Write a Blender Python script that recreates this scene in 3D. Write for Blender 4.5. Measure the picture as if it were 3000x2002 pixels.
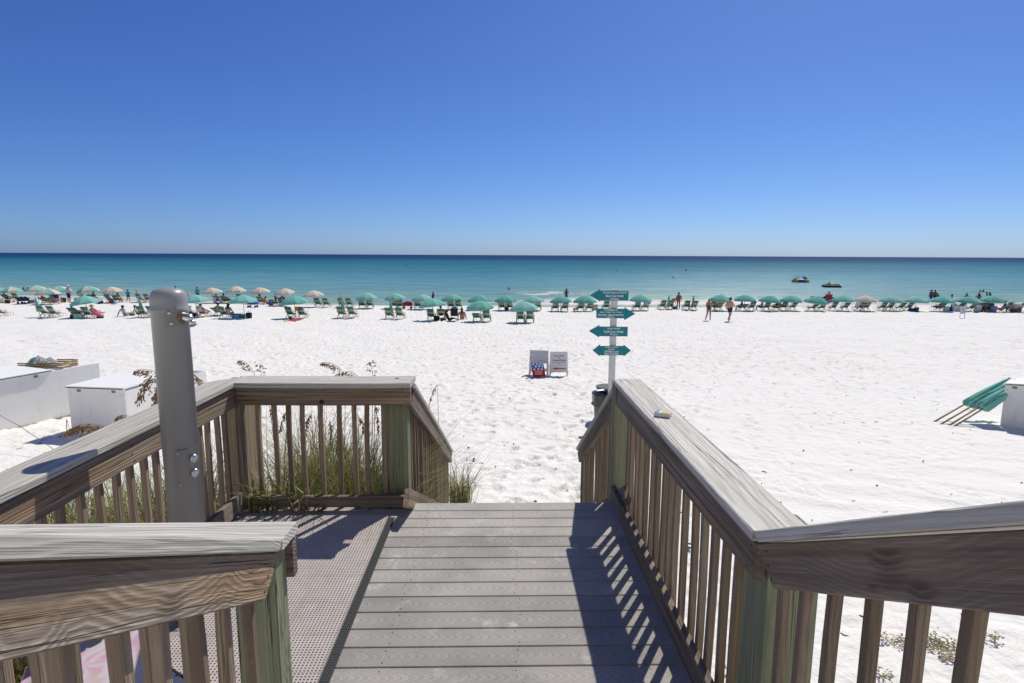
import bpy, bmesh, math, random
import numpy as np
from mathutils import Vector, Matrix, Quaternion
random.seed(7); rng = np.random.default_rng(11)
R = math.radians
sc = bpy.context.scene
for o in list(bpy.data.objects): bpy.data.objects.remove(o)
COL = sc.collection

# ------------------------------------------------------------------ camera
CAM_H = 1.95
YAW, PITCH, ROLL, FPX = R(1.25), math.atan(253 / 1700), R(0.28), 1700.0
fw = Vector((math.sin(YAW) * math.cos(PITCH), math.cos(YAW) * math.cos(PITCH), -math.sin(PITCH)))
rt0 = Vector((math.cos(YAW), -math.sin(YAW), 0)); up0 = rt0.cross(fw)
rt = rt0 * math.cos(ROLL) + up0 * math.sin(ROLL); upv = up0 * math.cos(ROLL) - rt0 * math.sin(ROLL)
CAMP = Vector((0, 0, CAM_H))
cam = bpy.data.cameras.new('camera'); cam.sensor_width = 36; cam.lens = 36 * FPX / 3000
cam.clip_start = 0.05; cam.clip_end = 90000
camo = bpy.data.objects.new('camera', cam); COL.objects.link(camo)
camo.matrix_world = Matrix(((rt.x, upv.x, -fw.x, 0), (rt.y, upv.y, -fw.y, 0), (rt.z, upv.z, -fw.z, CAM_H), (0, 0, 0, 1)))
sc.camera = camo
# ------------------------------------------------------------------ sky, sun, exposure
SUN = Vector((0.42, 0.70, 1.0)).normalized()
SUN_EL, SUN_AZ = math.asin(SUN.z), math.atan2(SUN.x, SUN.y)
w = bpy.data.worlds.new('World'); sc.world = w; w.use_nodes = True
wn, wl = w.node_tree.nodes, w.node_tree.links
wn.clear()
sky = wn.new('ShaderNodeTexSky'); sky.sky_type = 'NISHITA'; sky.sun_disc = False
sky.sun_elevation = SUN_EL; sky.sun_rotation = SUN_AZ
sky.altitude = 0; sky.air_density = 0.7; sky.dust_density = 0.5; sky.ozone_density = 2.0
bg = wn.new('ShaderNodeBackground'); bg.inputs['Strength'].default_value = 0.095
wo = wn.new('ShaderNodeOutputWorld')
sep, cmb = wn.new('ShaderNodeSeparateColor'), wn.new('ShaderNodeCombineColor')     # camera-like colour response, the same over the whole sky
wl.new(sky.outputs[0], sep.inputs[0])
for i, (g, k) in enumerate(((1.2, 0.345), (1.1, 0.565), (0.9, 1.30))):
    p = wn.new('ShaderNodeMath'); p.operation = 'POWER'; p.inputs[1].default_value = g; wl.new(sep.outputs[i], p.inputs[0])
    q = wn.new('ShaderNodeMath'); q.operation = 'MULTIPLY'; q.inputs[1].default_value = k; wl.new(p.outputs[0], q.inputs[0]); wl.new(q.outputs[0], cmb.inputs[i])
wl.new(cmb.outputs[0], bg.inputs[0]); wl.new(bg.outputs[0], wo.inputs[0])
sl = bpy.data.lights.new('sun', 'SUN'); sl.energy = 4.3; sl.angle = R(0.53); sl.color = (1.0, 0.95, 0.815)
so = bpy.data.objects.new('sun', sl); COL.objects.link(so)
so.rotation_euler = (-SUN).to_track_quat('-Z', 'Y').to_euler(); so.location = SUN * 50
sc.view_settings.view_transform = 'Standard'; sc.view_settings.look = 'None'
sc.view_settings.exposure = 0.0; sc.view_settings.gamma = 1.0
sc.view_settings.use_curve_mapping = False

# ------------------------------------------------------------------ picture <-> place helpers (planning only)
def ray(x, y): return fw + rt * ((x - 1500) / FPX) - upv * ((y - 1001) / FPX)
def at_z(x, y, z):
    d = ray(x, y); return CAMP + d * ((z - CAM_H) / d.z)
def at_Y(x, y, Y):
    d = ray(x, y); return CAMP + d * (Y / d.y)
def px_to_x(px, Y, z):            # X of the point at depth Y, height z, seen in column px
    X = 0.0
    for _ in range(8):
        d = Vector((X, Y, z)) - CAMP; zz = d.dot(fw)
        X -= (1500 + FPX * d.dot(rt) / zz - px) / (FPX / zz)
    return X

# ------------------------------------------------------------------ node helper + materials
class NT:
    def __init__(s, name):
        s.m = bpy.data.materials.new(name); s.m.use_nodes = True
        s.t = s.m.node_tree; s.t.nodes.clear()
        s.out = s.t.nodes.new('ShaderNodeOutputMaterial')
    def n(s, ty, ins=None, **props):
        nd = s.t.nodes.new('ShaderNode' + ty)
        for k, v in props.items(): setattr(nd, k, v)
        for k, v in (ins or {}).items(): s.set(nd.inputs[k], v)
        return nd
    def set(s, sock, v):
        if hasattr(v, 'links') or isinstance(v, bpy.types.NodeSocket): s.t.links.new(v, sock)
        elif isinstance(v, bpy.types.Node): s.t.links.new(v.outputs[0], sock)
        else: sock.default_value = v
    def math(s, op, a, b=0.0, c=None, clamp=False):
        nd = s.t.nodes.new('ShaderNodeMath'); nd.operation = op; nd.use_clamp = clamp
        s.set(nd.inputs[0], a); s.set(nd.inputs[1], b)
        if c is not None: s.set(nd.inputs[2], c)
        return nd.outputs[0]
    def vmath(s, op, a, b):
        nd = s.t.nodes.new('ShaderNodeVectorMath'); nd.operation = op
        s.set(nd.inputs[0], a); s.set(nd.inputs[1], b); return nd.outputs[0]
    def ramp(s, fac, stops, interp='LINEAR'):
        nd = s.t.nodes.new('ShaderNodeValToRGB'); nd.color_ramp.interpolation = interp
        e = nd.color_ramp.elements
        while len(e) < len(stops): e.new(0.5)
        for el, (p, c) in zip(e, stops):
            el.position = p; el.color = (c, c, c, 1) if isinstance(c, (int, float)) else (*c, 1)
        s.set(nd.inputs[0], fac); return nd.outputs[0]
    def mix(s, f, a, b, mode='MIX'):
        nd = s.t.nodes.new('ShaderNodeMix'); nd.data_type = 'RGBA'; nd.blend_type = mode
        s.set(nd.inputs[0], f)
        for i, v in ((6, a), (7, b)):
            s.set(nd.inputs[i], (*v, 1) if isinstance(v, tuple) and len(v) == 3 else v)
        return nd.outputs[2]
    def noise(s, vec, scale, detail=2.0, rough=0.5):
        return s.n('TexNoise', {'Vector': vec, 'Scale': scale, 'Detail': detail, 'Roughness': rough}).outputs[0]
    def bsdf(s, col, rough=0.7, spec=0.3, metal=0.0, normal=None, extra=None):
        b = s.n('BsdfPrincipled', {'Roughness': rough, 'Specular IOR Level': spec, 'Metallic': metal})
        s.set(b.inputs['Base Color'], (*col, 1) if isinstance(col, tuple) and len(col) == 3 else col)
        if normal is not None: s.set(b.inputs['Normal'], normal)
        for k, v in (extra or {}).items(): s.set(b.inputs[k], v)
        s.t.links.new(b.outputs[0], s.out.inputs[0]); return b
    def bump(s, h, strength=0.4, dist=0.01, normal=None):
        b = s.n('Bump', {'Height': h, 'Strength': strength, 'Distance': dist})
        if normal is not None: s.set(b.inputs['Normal'], normal)
        return b.outputs[0]

_plain = {}
def plain(col, rough=0.65, spec=0.3, metal=0.0, var=0.10, scale=9.0):
    key = (tuple(round(c, 3) for c in col), rough, spec, metal)
    if key in _plain: return _plain[key]
    t = NT('paint'); tc = t.n('TexCoord').outputs['Object']
    f = t.noise(tc, scale, 3)
    c = t.mix(f, tuple(x * (1 - var) for x in col), tuple(min(1, x * (1 + var)) for x in col))
    t.bsdf(c, rough, spec, metal); _plain[key] = t.m; return t.m

def wood(name, light, mid, dark, freq=520., ring=0.55, crack=0.8, rough=0.85, bumpd=0.004, tint=None, tintf=0.0, knots=(), streak=0.6):
    """weathered timber, grain along the member's own X axis; knots = [(x, y, z, size)] in that frame"""
    t = NT(name); tc = t.n('TexCoord').outputs['Object']; rnd = t.n('ObjectInfo').outputs['Random']
    r2 = t.math('FRACT', t.math('MULTIPLY', rnd, 17.31)); r3 = t.math('FRACT', t.math('MULTIPLY', rnd, 53.77))
    off = t.n('CombineXYZ', {0: t.math('MULTIPLY', rnd, 41.0), 1: t.math('MULTIPLY_ADD', r2, 0.16, -0.08), 2: t.math('MULTIPLY_ADD', r3, 0.10, 0.02)}).outputs[0]
    v = t.vmath('ADD', tc, off)
    lo = t.n('TexNoise', {'Vector': t.vmath('MULTIPLY', v, (1.6, 7.0, 7.0)), 'Scale': 1.0, 'Detail': 2.0}).outputs[0]
    s = t.n('SeparateXYZ', {0: v})
    vor = t.n('TexVoronoi', {'Vector': t.vmath('MULTIPLY', v, (1.15, 5.0, 5.0)), 'Scale': 1.0}).outputs['Distance']
    for kx, ky, kz, ks in knots:
        q = t.vmath('MULTIPLY', t.vmath('SUBTRACT', tc, (kx, ky, kz)), (1.0 / ks * 0.16, 1.0 / ks * 0.24, 1.0 / ks * 0.24))
        vor = t.math('MINIMUM', vor, t.n('VectorMath', {0: q}, operation='LENGTH').outputs['Value'])
    knot = t.ramp(vor, [(0.0, 1.0), (0.10, 0.75), (0.42, 0.0)], 'EASE')
    y = t.math('ADD', t.math('MULTIPLY_ADD', s.outputs[0], 0.012, s.outputs[1]), t.math('MULTIPLY_ADD', lo, 0.04, -0.02))
    z = t.math('MULTIPLY_ADD', s.outputs[0], 0.020, s.outputs[2])
    rr = t.math('SQRT', t.math('ADD', t.math('MULTIPLY', y, y), t.math('MULTIPLY', z, z)))
    rr = t.math('ADD', t.math('MULTIPLY_ADD', knot, 0.055, rr), t.math('MULTIPLY', lo, 0.035))
    fine = t.noise(t.vmath('MULTIPLY', v, (1.4, 230.0, 230.0)), 1.0, 4.0, 0.65)
    ringv = t.math('MULTIPLY_ADD', t.math('SINE', t.math('MULTIPLY', t.math('MULTIPLY_ADD', fine, 0.010, rr), freq)), 0.5, 0.5)
    ringv = t.math('POWER', ringv, 1.5)
    brk = t.ramp(t.noise(t.vmath('MULTIPLY', v, (2.2, 30.0, 30.0)), 1.0, 4, 0.7), [(0.30, 0.15), (0.62, 1.0)])
    ringv = t.math('MULTIPLY', ringv, t.math('MAXIMUM', brk, t.math('MULTIPLY', knot, 0.9)))
    big = t.noise(t.vmath('MULTIPLY', v, (1.1, 9.0, 9.0)), 1.0, 3.0)
    stk = t.noise(t.vmath('MULTIPLY', v, (0.55, 62.0, 62.0)), 1.0, 5.0, 0.62)
    ck = t.noise(t.vmath('MULTIPLY', v, (0.5, 48.0, 48.0)), 1.0, 2.0)
    ckm = t.math('MULTIPLY', t.ramp(t.math('ABSOLUTE', t.math('SUBTRACT', ck, 0.5)), [(0.0, 1.0), (0.014, 0.0)]), t.ramp(big, [(0.42, 0.0), (0.6, crack)]))
    kd = t.ramp(t.math('ADD', vor, t.math('MULTIPLY_ADD', ck, 0.16, -0.08)), [(0.0, 1.0), (0.04, 0.7), (0.085, 0.0)])
    c = t.mix(t.math('MULTIPLY', ringv, ring), mid, light)
    if tint: c = t.mix(t.math('MULTIPLY', t.ramp(t.noise(t.vmath('MULTIPLY', v, (0.9, 9, 9)), 1.0, 3), [(0.42, 0.0), (0.66, 1.0)]), tintf), c, tint)
    c = t.mix(t.math('MULTIPLY', t.math('MULTIPLY', t.ramp(stk, [(0.40, 1.0), (0.58, 0.0)]), streak), t.math('MULTIPLY_ADD', knot, -0.8, 1.0)), c, dark)
    c = t.mix(t.ramp(big, [(0.33, 0.6), (0.58, 0.0)]), c, dark)
    c = t.mix(t.math('MULTIPLY_ADD', fine, 1.1, -0.25, True), t.mix(0.55, c, dark), c)
    c = t.mix(t.math('MULTIPLY', kd, t.math('MULTIPLY_ADD', ringv, -0.4, 0.75)), c, tuple(x * 0.55 for x in dark))
    c = t.mix(ckm, c, tuple(x * 0.2 for x in dark))
    val = t.math('MULTIPLY_ADD', r3, 0.40, 0.80)
    c = t.mix(1.0, c, t.n('CombineColor', {0: val, 1: val, 2: val}).outputs[0], 'MULTIPLY')
    hh = t.math('ADD', t.math('MULTIPLY', ringv, 0.45), t.math('MULTIPLY', fine, 0.6))
    hh = t.math('SUBTRACT', t.math('MULTIPLY_ADD', stk, 0.8, hh), t.math('MULTIPLY', ckm, 1.8))
    t.bsdf(c, rough, 0.15, 0, t.bump(hh, 1.0, bumpd)); return t.m

M = {}
M['cap'] = wood('weathered_cap_wood', (0.80, 0.785, 0.745), (0.68, 0.66, 0.62), (0.36, 0.335, 0.30), 520, 0.6, 1.0, streak=0.5)
RAILC = ((0.68, 0.60, 0.52), (0.40, 0.33, 0.272), (0.085, 0.068, 0.057), 480, 0.75, 1.0, 0.85, 0.005, (0.50, 0.32, 0.17), 0.75)
M['rail'] = wood('weathered_rail_wood', *RAILC, streak=0.65)
M['rail_r'] = wood('knotty_rail_wood', (0.80, 0.71, 0.62), (0.50, 0.405, 0.33), (0.11, 0.085, 0.07), 480, 1.0, *RAILC[5:], knots=[(0.66, 0.0, 0.012, 0.16), (0.755, 0.0, -0.045, 0.10), (0.585, 0.0, -0.045, 0.06)], streak=0.55)
M['rail_l'] = wood('swirled_rail_wood', *RAILC, knots=[(0.60, 0.0, -0.03, 0.14), (0.18, 0.0, 0.02, 0.07), (1.02, 0.0, -0.055, 0.05)], streak=0.55)
M['baluster'] = wood('baluster_wood', (0.53, 0.435, 0.34), (0.39, 0.31, 0.235), (0.16, 0.12, 0.09), 520, 0.6, 0.6, tint=(0.50, 0.36, 0.22), tintf=0.5, streak=0.5)
M['green'] = wood('green_treated_wood', (0.42, 0.44, 0.31), (0.30, 0.335, 0.22), (0.14, 0.15, 0.095), 480, 0.65, 0.9, tint=(0.42, 0.38, 0.26), tintf=0.6, streak=0.5)
M['tanpost'] = wood('tan_post_wood', (0.60, 0.50, 0.37), (0.48, 0.39, 0.28), (0.24, 0.18, 0.12), 480, 0.6, 0.7)
M['raw'] = wood('raw_plank_wood', (0.56, 0.42, 0.27), (0.46, 0.33, 0.20), (0.27, 0.18, 0.10), 480, 0.5, 0.4)

def mat_deck():
    t = NT('composite_deck'); tc = t.n('TexCoord').outputs['Object']; rnd = t.n('ObjectInfo').outputs['Random']
    off = t.n('CombineXYZ', {0: t.math('MULTIPLY', rnd, 57.0)}).outputs[0]
    v = t.vmath('ADD', tc, off); s = t.n('SeparateXYZ', {0: v})
    # embossed cathedral grain: nested arches that repeat along the board
    n1 = t.noise(t.vmath('MULTIPLY', v, (2.2, 6, 1)), 1.0, 2)
    xx = t.math('ADD', t.math('MULTIPLY', s.outputs[0], 1.0), t.math('MULTIPLY', n1, 0.10))
    yy = t.math('ADD', s.outputs[1], t.math('MULTIPLY_ADD', n1, 0.03, -0.015))
    arch = t.math('ADD', xx, t.math('MULTIPLY', t.math('MULTIPLY', yy, yy), 55.0))
    a = t.math('ADD', t.math('MULTIPLY', t.math('SINE', t.math('MULTIPLY', arch, 330.0)), 0.5), t.math('MULTIPLY', t.math('SINE', t.math('MULTIPLY', arch, 141.0)), 0.5))
    a = t.ramp(t.math('MULTIPLY_ADD', a, 0.5, 0.5), [(0.30, 0.0), (0.62, 1.0)])
    st = t.noise(t.vmath('MULTIPLY', v, (4, 140, 1)), 1.0, 3)
    wp = t.n('NewGeometry').outputs['Position']
    sand = t.ramp(t.noise(wp, 5.5, 6, 0.72), [(0.57, 0.0), (0.72, 0.8)])
    sand2 = t.math('MULTIPLY', t.ramp(t.noise(wp, 1.7, 2), [(0.42, 0.15), (0.62, 1.0)]), sand)
    c = t.mix(a, (0.322, 0.304, 0.286), (0.42, 0.400, 0.38))
    c = t.mix(t.math('MULTIPLY', st, 0.25), c, (0.36, 0.335, 0.31))
    tone = t.math('MULTIPLY_ADD', rnd, 0.32, 0.84)
    c = t.mix(1.0, c, t.n('CombineColor', {0: tone, 1: tone, 2: tone}).outputs[0], 'MULTIPLY')
    c = t.mix(sand2, c, (0.72, 0.70, 0.665))
    dirt = t.ramp(t.noise(wp, 2.3, 4, 0.6), [(0.35, 0.8), (0.6, 1.0)])
    c = t.mix(1.0, c, dirt, 'MULTIPLY')
    h = t.math('ADD', t.math('MULTIPLY', a, 0.6), t.math('MULTIPLY', st, 0.4))
    t.bsdf(c, 0.7, 0.15, 0, t.bump(h, 0.5, 0.0015)); return t.m
M['deck'] = mat_deck()

def mat_tile():
    t = NT('mat_tile'); wp = t.n('NewGeometry').outputs['Position']
    n = t.noise(wp, 3.2, 5, 0.6); d = t.noise(wp, 14, 3)
    c = t.mix(n, (0.40, 0.35, 0.33), (0.54, 0.49, 0.47))
    c = t.mix(t.ramp(d, [(0.45, 0.0), (0.75, 0.4)]), c, (0.34, 0.285, 0.265))
    c = t.mix(t.ramp(t.noise(wp, 4.1, 6, 0.7), [(0.60, 0.0), (0.78, 0.7)]), c, (0.66, 0.65, 0.63))
    t.bsdf(c, 0.6, 0.3); return t.m
M['tile'] = mat_tile()

def mat_sand():
    t = NT('white_sand'); p = t.n('NewGeometry').outputs['Position']
    wet = t.n('Attribute', attribute_name='wet').outputs['Fac']
    n = t.noise(p, 0.35, 4); g = t.noise(p, 60, 2)
    sp = t.ramp(t.noise(p, 23, 3, 0.7), [(0.69, 0.0), (0.74, 0.55)])
    c = t.mix(n, (0.745, 0.728, 0.695), (0.81, 0.79, 0.76))
    c = t.mix(t.math('MULTIPLY', g, 0.10), c, (0.48, 0.465, 0.45))
    c = t.mix(t.math('MULTIPLY', sp, 0.5), c, (0.45, 0.43, 0.42))
    c = t.mix(wet, c, (0.47, 0.44, 0.395))
    hn = t.math('ADD', t.noise(p, 3.1, 4, 0.6), t.math('MULTIPLY', t.noise(p, 11.0, 3), 0.35))
    b = t.bump(hn, 0.5, 0.11)
    b = t.bump(t.noise(p, 150, 2), 0.25, 0.006, b)
    t.bsdf(c, 0.95, 0.1, 0, b); return t.m
M['sand'] = mat_sand()

def mat_sea():
    t = NT('sea_water'); p = t.n('NewGeometry').outputs['Position']
    off = t.n('Attribute', attribute_name='offshore').outputs['Fac']
    fo = t.n('Attribute', attribute_name='foam').outputs['Fac']
    s = t.n('SeparateXYZ', {0: p})
    warp = t.noise(t.vmath('MULTIPLY', p, (0.006, 0.02, 0.0)), 1.0, 3)
    warp2 = t.noise(t.vmath('MULTIPLY', p, (0.035, 0.22, 0.0)), 1.0, 4)
    lg = t.math('DIVIDE', t.math('LOGARITHM', t.math('ADD', t.math('MAXIMUM', off, 0.0), 2.0), 10.0), 4.0)
    lg = t.math('ADD', lg, t.math('MULTIPLY_ADD', warp, 0.10, -0.05))
    lg = t.math('ADD', lg, t.math('MULTIPLY_ADD', warp2, 0.05, -0.025))
    c = t.ramp(lg, [(0.08, (0.34, 0.42, 0.37)), (0.20, (0.26, 0.385, 0.375)), (0.366, (0.165, 0.32, 0.365)), (0.457, (0.118, 0.292, 0.365)),
                    (0.53, (0.060, 0.220, 0.300)), (0.657, (0.018, 0.118, 0.212)), (0.72, (0.006, 0.058, 0.155)), (0.80, (0.002, 0.040, 0.135))])
    # pale green bars of sand seen through the shallows
    bar = t.ramp(t.noise(t.vmath('MULTIPLY', p, (0.030, 0.19, 0.0)), 1.0, 3), [(0.50, 0.0), (0.66, 0.7)])
    bar = t.math('MULTIPLY', bar, t.ramp(off, [(0.0, 1.0), (1.0, 0.0)]) if False else t.math('SUBTRACT', 1.0, t.math('DIVIDE', off, 34.0), None, True))
    c = t.mix(bar, c, (0.36, 0.47, 0.27))
    gp = t.ramp(t.noise(t.vmath('MULTIPLY', p, (0.0045, 0.013, 0.0)), 1.0, 3), [(0.46, 0.0), (0.60, 0.4)])
    gm = t.math('MULTIPLY', gp, t.ramp(lg, [(0.44, 0.0), (0.54, 1.0), (0.66, 1.0), (0.70, 0.0)]))
    c = t.mix(gm, c, (0.035, 0.200, 0.185))
    lt = t.ramp(t.noise(t.vmath('MULTIPLY', p, (0.07, 0.55, 0.0)), 1.0, 6, 0.7), [(0.54, 0.0), (0.66, 0.35)])
    c = t.mix(lt, c, (0.24, 0.40, 0.44))
    ln = t.noise(t.vmath('MULTIPLY', p, (0.10, 0.75, 0.0)), 1.0, 6, 0.72)
    c = t.mix(t.ramp(ln, [(0.40, 0.75), (0.56, 0.0)]), c, t.mix(1.0, c, (0.42, 0.62, 0.68), 'MULTIPLY'))
    fn = t.math('MULTIPLY', t.ramp(t.noise(p, 2.4, 5, 0.7), [(0.36, 0.0), (0.52, 1.0)]), fo)
    c = t.mix(fn, c, (0.86, 0.86, 0.84))
    h = t.math('ADD', t.math('MULTIPLY', t.noise(t.vmath('MULTIPLY', p, (0.45, 1.5, 0)), 1.0, 4, 0.6), 0.7), t.math('MULTIPLY', t.noise(t.vmath('MULTIPLY', p, (2.2, 5.0, 0)), 1.0, 3), 0.3))
    nb = t.bump(h, 0.7, 0.5)
    d = t.n('BsdfDiffuse', {'Color': c, 'Normal': nb}); gl = t.n('BsdfGlossy', {'Roughness': 0.22, 'Normal': nb})
    mx = t.n('MixShader', {0: 0.07, 1: d.outputs[0], 2: gl.outputs[0]}); t.t.links.new(mx.outputs[0], t.out.inputs[0]); return t.m
M['sea'] = mat_sea()

def mat_grass():
    t = NT('dune_grass_blades'); r = t.n('NewGeometry').outputs['Random Per Island']
    c = t.ramp(r, [(0.0, (0.05, 0.08, 0.025)), (0.30, (0.12, 0.175, 0.05)), (0.56, (0.22, 0.25, 0.09)), (0.70, (0.42, 0.35, 0.18)), (1.0, (0.54, 0.42, 0.24))])
    d = t.n('BsdfDiffuse', {'Color': c}); tr = t.n('BsdfTranslucent', {'Color': c})
    mx = t.n('MixShader', {0: 0.32, 1: d.outputs[0], 2: tr.outputs[0]}); t.t.links.new(mx.outputs[0], t.out.inputs[0]); return t.m
M['grass'] = mat_grass()

def mat_cloth(name, col, trans=0.25, stripe=None):
    t = NT(name); tc = t.n('TexCoord').outputs['Object']
    f = t.noise(t.vmath('MULTIPLY', tc, (3, 3, 14)), 1.0, 3); base = (*col, 1)
    c = t.mix(f, tuple(x * 0.85 for x in col), tuple(min(1, x * 1.12) for x in col))
    if stripe:
        s = t.n('SeparateXYZ', {0: tc}).outputs[0]
        k = t.ramp(t.math('FRACT', t.math('MULTIPLY', s, stripe[1])), [(0.5, 0.0), (0.52, 1.0)], 'CONSTANT')
        c = t.mix(k, c, stripe[0])
    d = t.n('BsdfDiffuse', {'Color': c}); tr = t.n('BsdfTranslucent', {'Color': c})
    b = t.bump(t.noise(t.vmath('MULTIPLY', tc, (5, 5, 22)), 1.0, 2), 0.5, 0.03); t.set(d.inputs['Normal'], b)
    mx = t.n('MixShader', {0: trans, 1: d.outputs[0], 2: tr.outputs[0]}); t.t.links.new(mx.outputs[0], t.out.inputs[0]); return t.m
M['teal'] = mat_cloth('teal_canvas', (0.27, 0.60, 0.52)); M['beige'] = mat_cloth('beige_canvas', (0.78, 0.68, 0.56))
TEALS = [mat_cloth('teal_canvas_faded', c) for c in ((0.27, 0.60, 0.52), (0.22, 0.54, 0.47), (0.33, 0.64, 0.56), (0.25, 0.57, 0.47))]
M['sling'] = mat_cloth('dark_teal_sling', (0.045, 0.27, 0.205), 0.15); M['band'] = mat_cloth('tan_sling_band', (0.58, 0.46, 0.33), 0.15)
M['chairwood'] = plain((0.42, 0.26, 0.145), 0.6)
M['polemetal'] = plain((0.55, 0.54, 0.52), 0.4, 0.5)
M['black'] = plain((0.018, 0.018, 0.02), 0.5); M['white'] = plain((0.78, 0.78, 0.77), 0.55)
M['darkgrey'] = plain((0.07, 0.07, 0.075), 0.6); M['chrome'] = plain((0.62, 0.62, 0.62), 0.28, 0.5, 1.0)

# ------------------------------------------------------------------ mesh + object helpers
class MB:
    def __init__(s): s.v, s.f, s.mi = [], [], []
    def add(s, vs, fs, mi=0):
        b = len(s.v); s.v += [tuple(p) for p in vs]; s.f += [tuple(i + b for i in f) for f in fs]; s.mi += [mi] * len(fs); return s
    def box(s, c, d, rot=None, mi=0, taper=1.0):
        x, y, z = (k / 2 for k in d); vs = []
        for sz in (-1, 1):
            k = taper if sz > 0 else 1.0
            for sx, sy in ((-1, -1), (1, -1), (1, 1), (-1, 1)): vs.append(Vector((sx * x * k, sy * y * k, sz * z)))
        if rot is not None: vs = [rot @ p for p in vs]
        vs = [p + Vector(c) for p in vs]
        return s.add(vs, [(3, 2, 1, 0), (4, 5, 6, 7), (0, 1, 5, 4), (1, 2, 6, 5), (2, 3, 7, 6), (3, 0, 4, 7)], mi)
    def tube(s, pts, rad, n=6, mi=0, caps=True):
        pts = [Vector(p) for p in pts]; rad = rad if isinstance(rad, (list, tuple)) else [rad] * len(pts)
        b = len(s.v); ref = Vector((0.31, 0.17, 0.93))
        for i, p in enumerate(pts):
            t = (pts[min(i + 1, len(pts) - 1)] - pts[max(i - 1, 0)]).normalized()
            a = t.cross(ref); a = a.normalized() if a.length > 1e-4 else t.orthogonal().normalized(); bb = t.cross(a)
            for k in range(n):
                th = 2 * math.pi * k / n; s.v.append(tuple(p + (a * math.cos(th) + bb * math.sin(th)) * rad[i]))
        for i in range(len(pts) - 1):
            for k in range(n):
                s.f.append((b + i * n + k, b + i * n + (k + 1) % n, b + (i + 1) * n + (k + 1) % n, b + (i + 1) * n + k)); s.mi.append(mi)
        if caps:
            s.f.append(tuple(b + k for k in reversed(range(n)))); s.f.append(tuple(b + (len(pts) - 1) * n + k for k in range(n))); s.mi += [mi, mi]
        return s
    def lathe(s, prof, n=16, mi=0, fn=None, c=(0, 0, 0)):
        b = len(s.v); c = Vector(c)
        for r, z in prof:
            for k in range(n):
                th = 2 * math.pi * k / n; q = r * (fn(th, z) if fn else 1.0); s.v.append(tuple(c + Vector((q * math.cos(th), q * math.sin(th), z))))
        for i in range(len(prof) - 1):
            for k in range(n):
                s.f.append((b + i * n + k, b + i * n + (k + 1) % n, b + (i + 1) * n + (k + 1) % n, b + (i + 1) * n + k)); s.mi.append(mi)
        if prof[0][0] > 1e-4: s.f.append(tuple(b + k for k in reversed(range(n)))); s.mi.append(mi)
        if prof[-1][0] > 1e-4: s.f.append(tuple(b + (len(prof) - 1) * n + k for k in range(n))); s.mi.append(mi)
        return s
    def prism(s, poly, y0, y1, mi=0):              # polygon in XZ, extruded along Y
        n = len(poly); vs = [(x, y0, z) for x, z in poly] + [(x, y1, z) for x, z in poly]
        return s.add(vs, [tuple(range(n)), tuple(reversed(range(n, 2 * n)))] + [((i + 1) % n, i, n + i, n + (i + 1) % n) for i in range(n)], mi)
    def mesh(s, name, mats, smooth=False):
        me = bpy.data.meshes.new(name); me.from_pydata(s.v, [], s.f)
        for m in (mats if isinstance(mats, list) else [mats]): me.materials.append(m)
        if isinstance(mats, list) and len(mats) > 1: me.polygons.foreach_set('material_index', s.mi)
        if smooth: me.polygons.foreach_set('use_smooth', [True] * len(me.polygons))
        me.update(); return me
    def build(s, name, mats, parent=None, smooth=False, loc=None, rot=None):
        return link(name, s.mesh(name, mats, smooth), parent, loc, rot)

def link(name, me, parent=None, loc=None, rot=None):
    o = bpy.data.objects.new(name, me); COL.objects.link(o)
    if parent: o.parent = parent
    if loc is not None: o.location = loc
    if rot is not None: o.rotation_euler = rot
    return o
def tag(o, label, cat, group=None, kind=None):
    o['label'] = label; o['category'] = cat
    if group: o['group'] = group
    if kind: o['kind'] = kind
    return o
def thing(name, label, cat, loc=(0, 0, 0), rotz=0.0, group=None, kind=None):
    o = bpy.data.objects.new(name, None); COL.objects.link(o); o.location = loc; o.rotation_euler = (0, 0, rotz)
    o.empty_display_size = 0.1
    return tag(o, label, cat, group, kind)
def copy_tree(o, parent=None):
    c = o.copy(); COL.objects.link(c); c.parent = parent
    for ch in list(o.children): copy_tree(ch, c)
    return c

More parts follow.
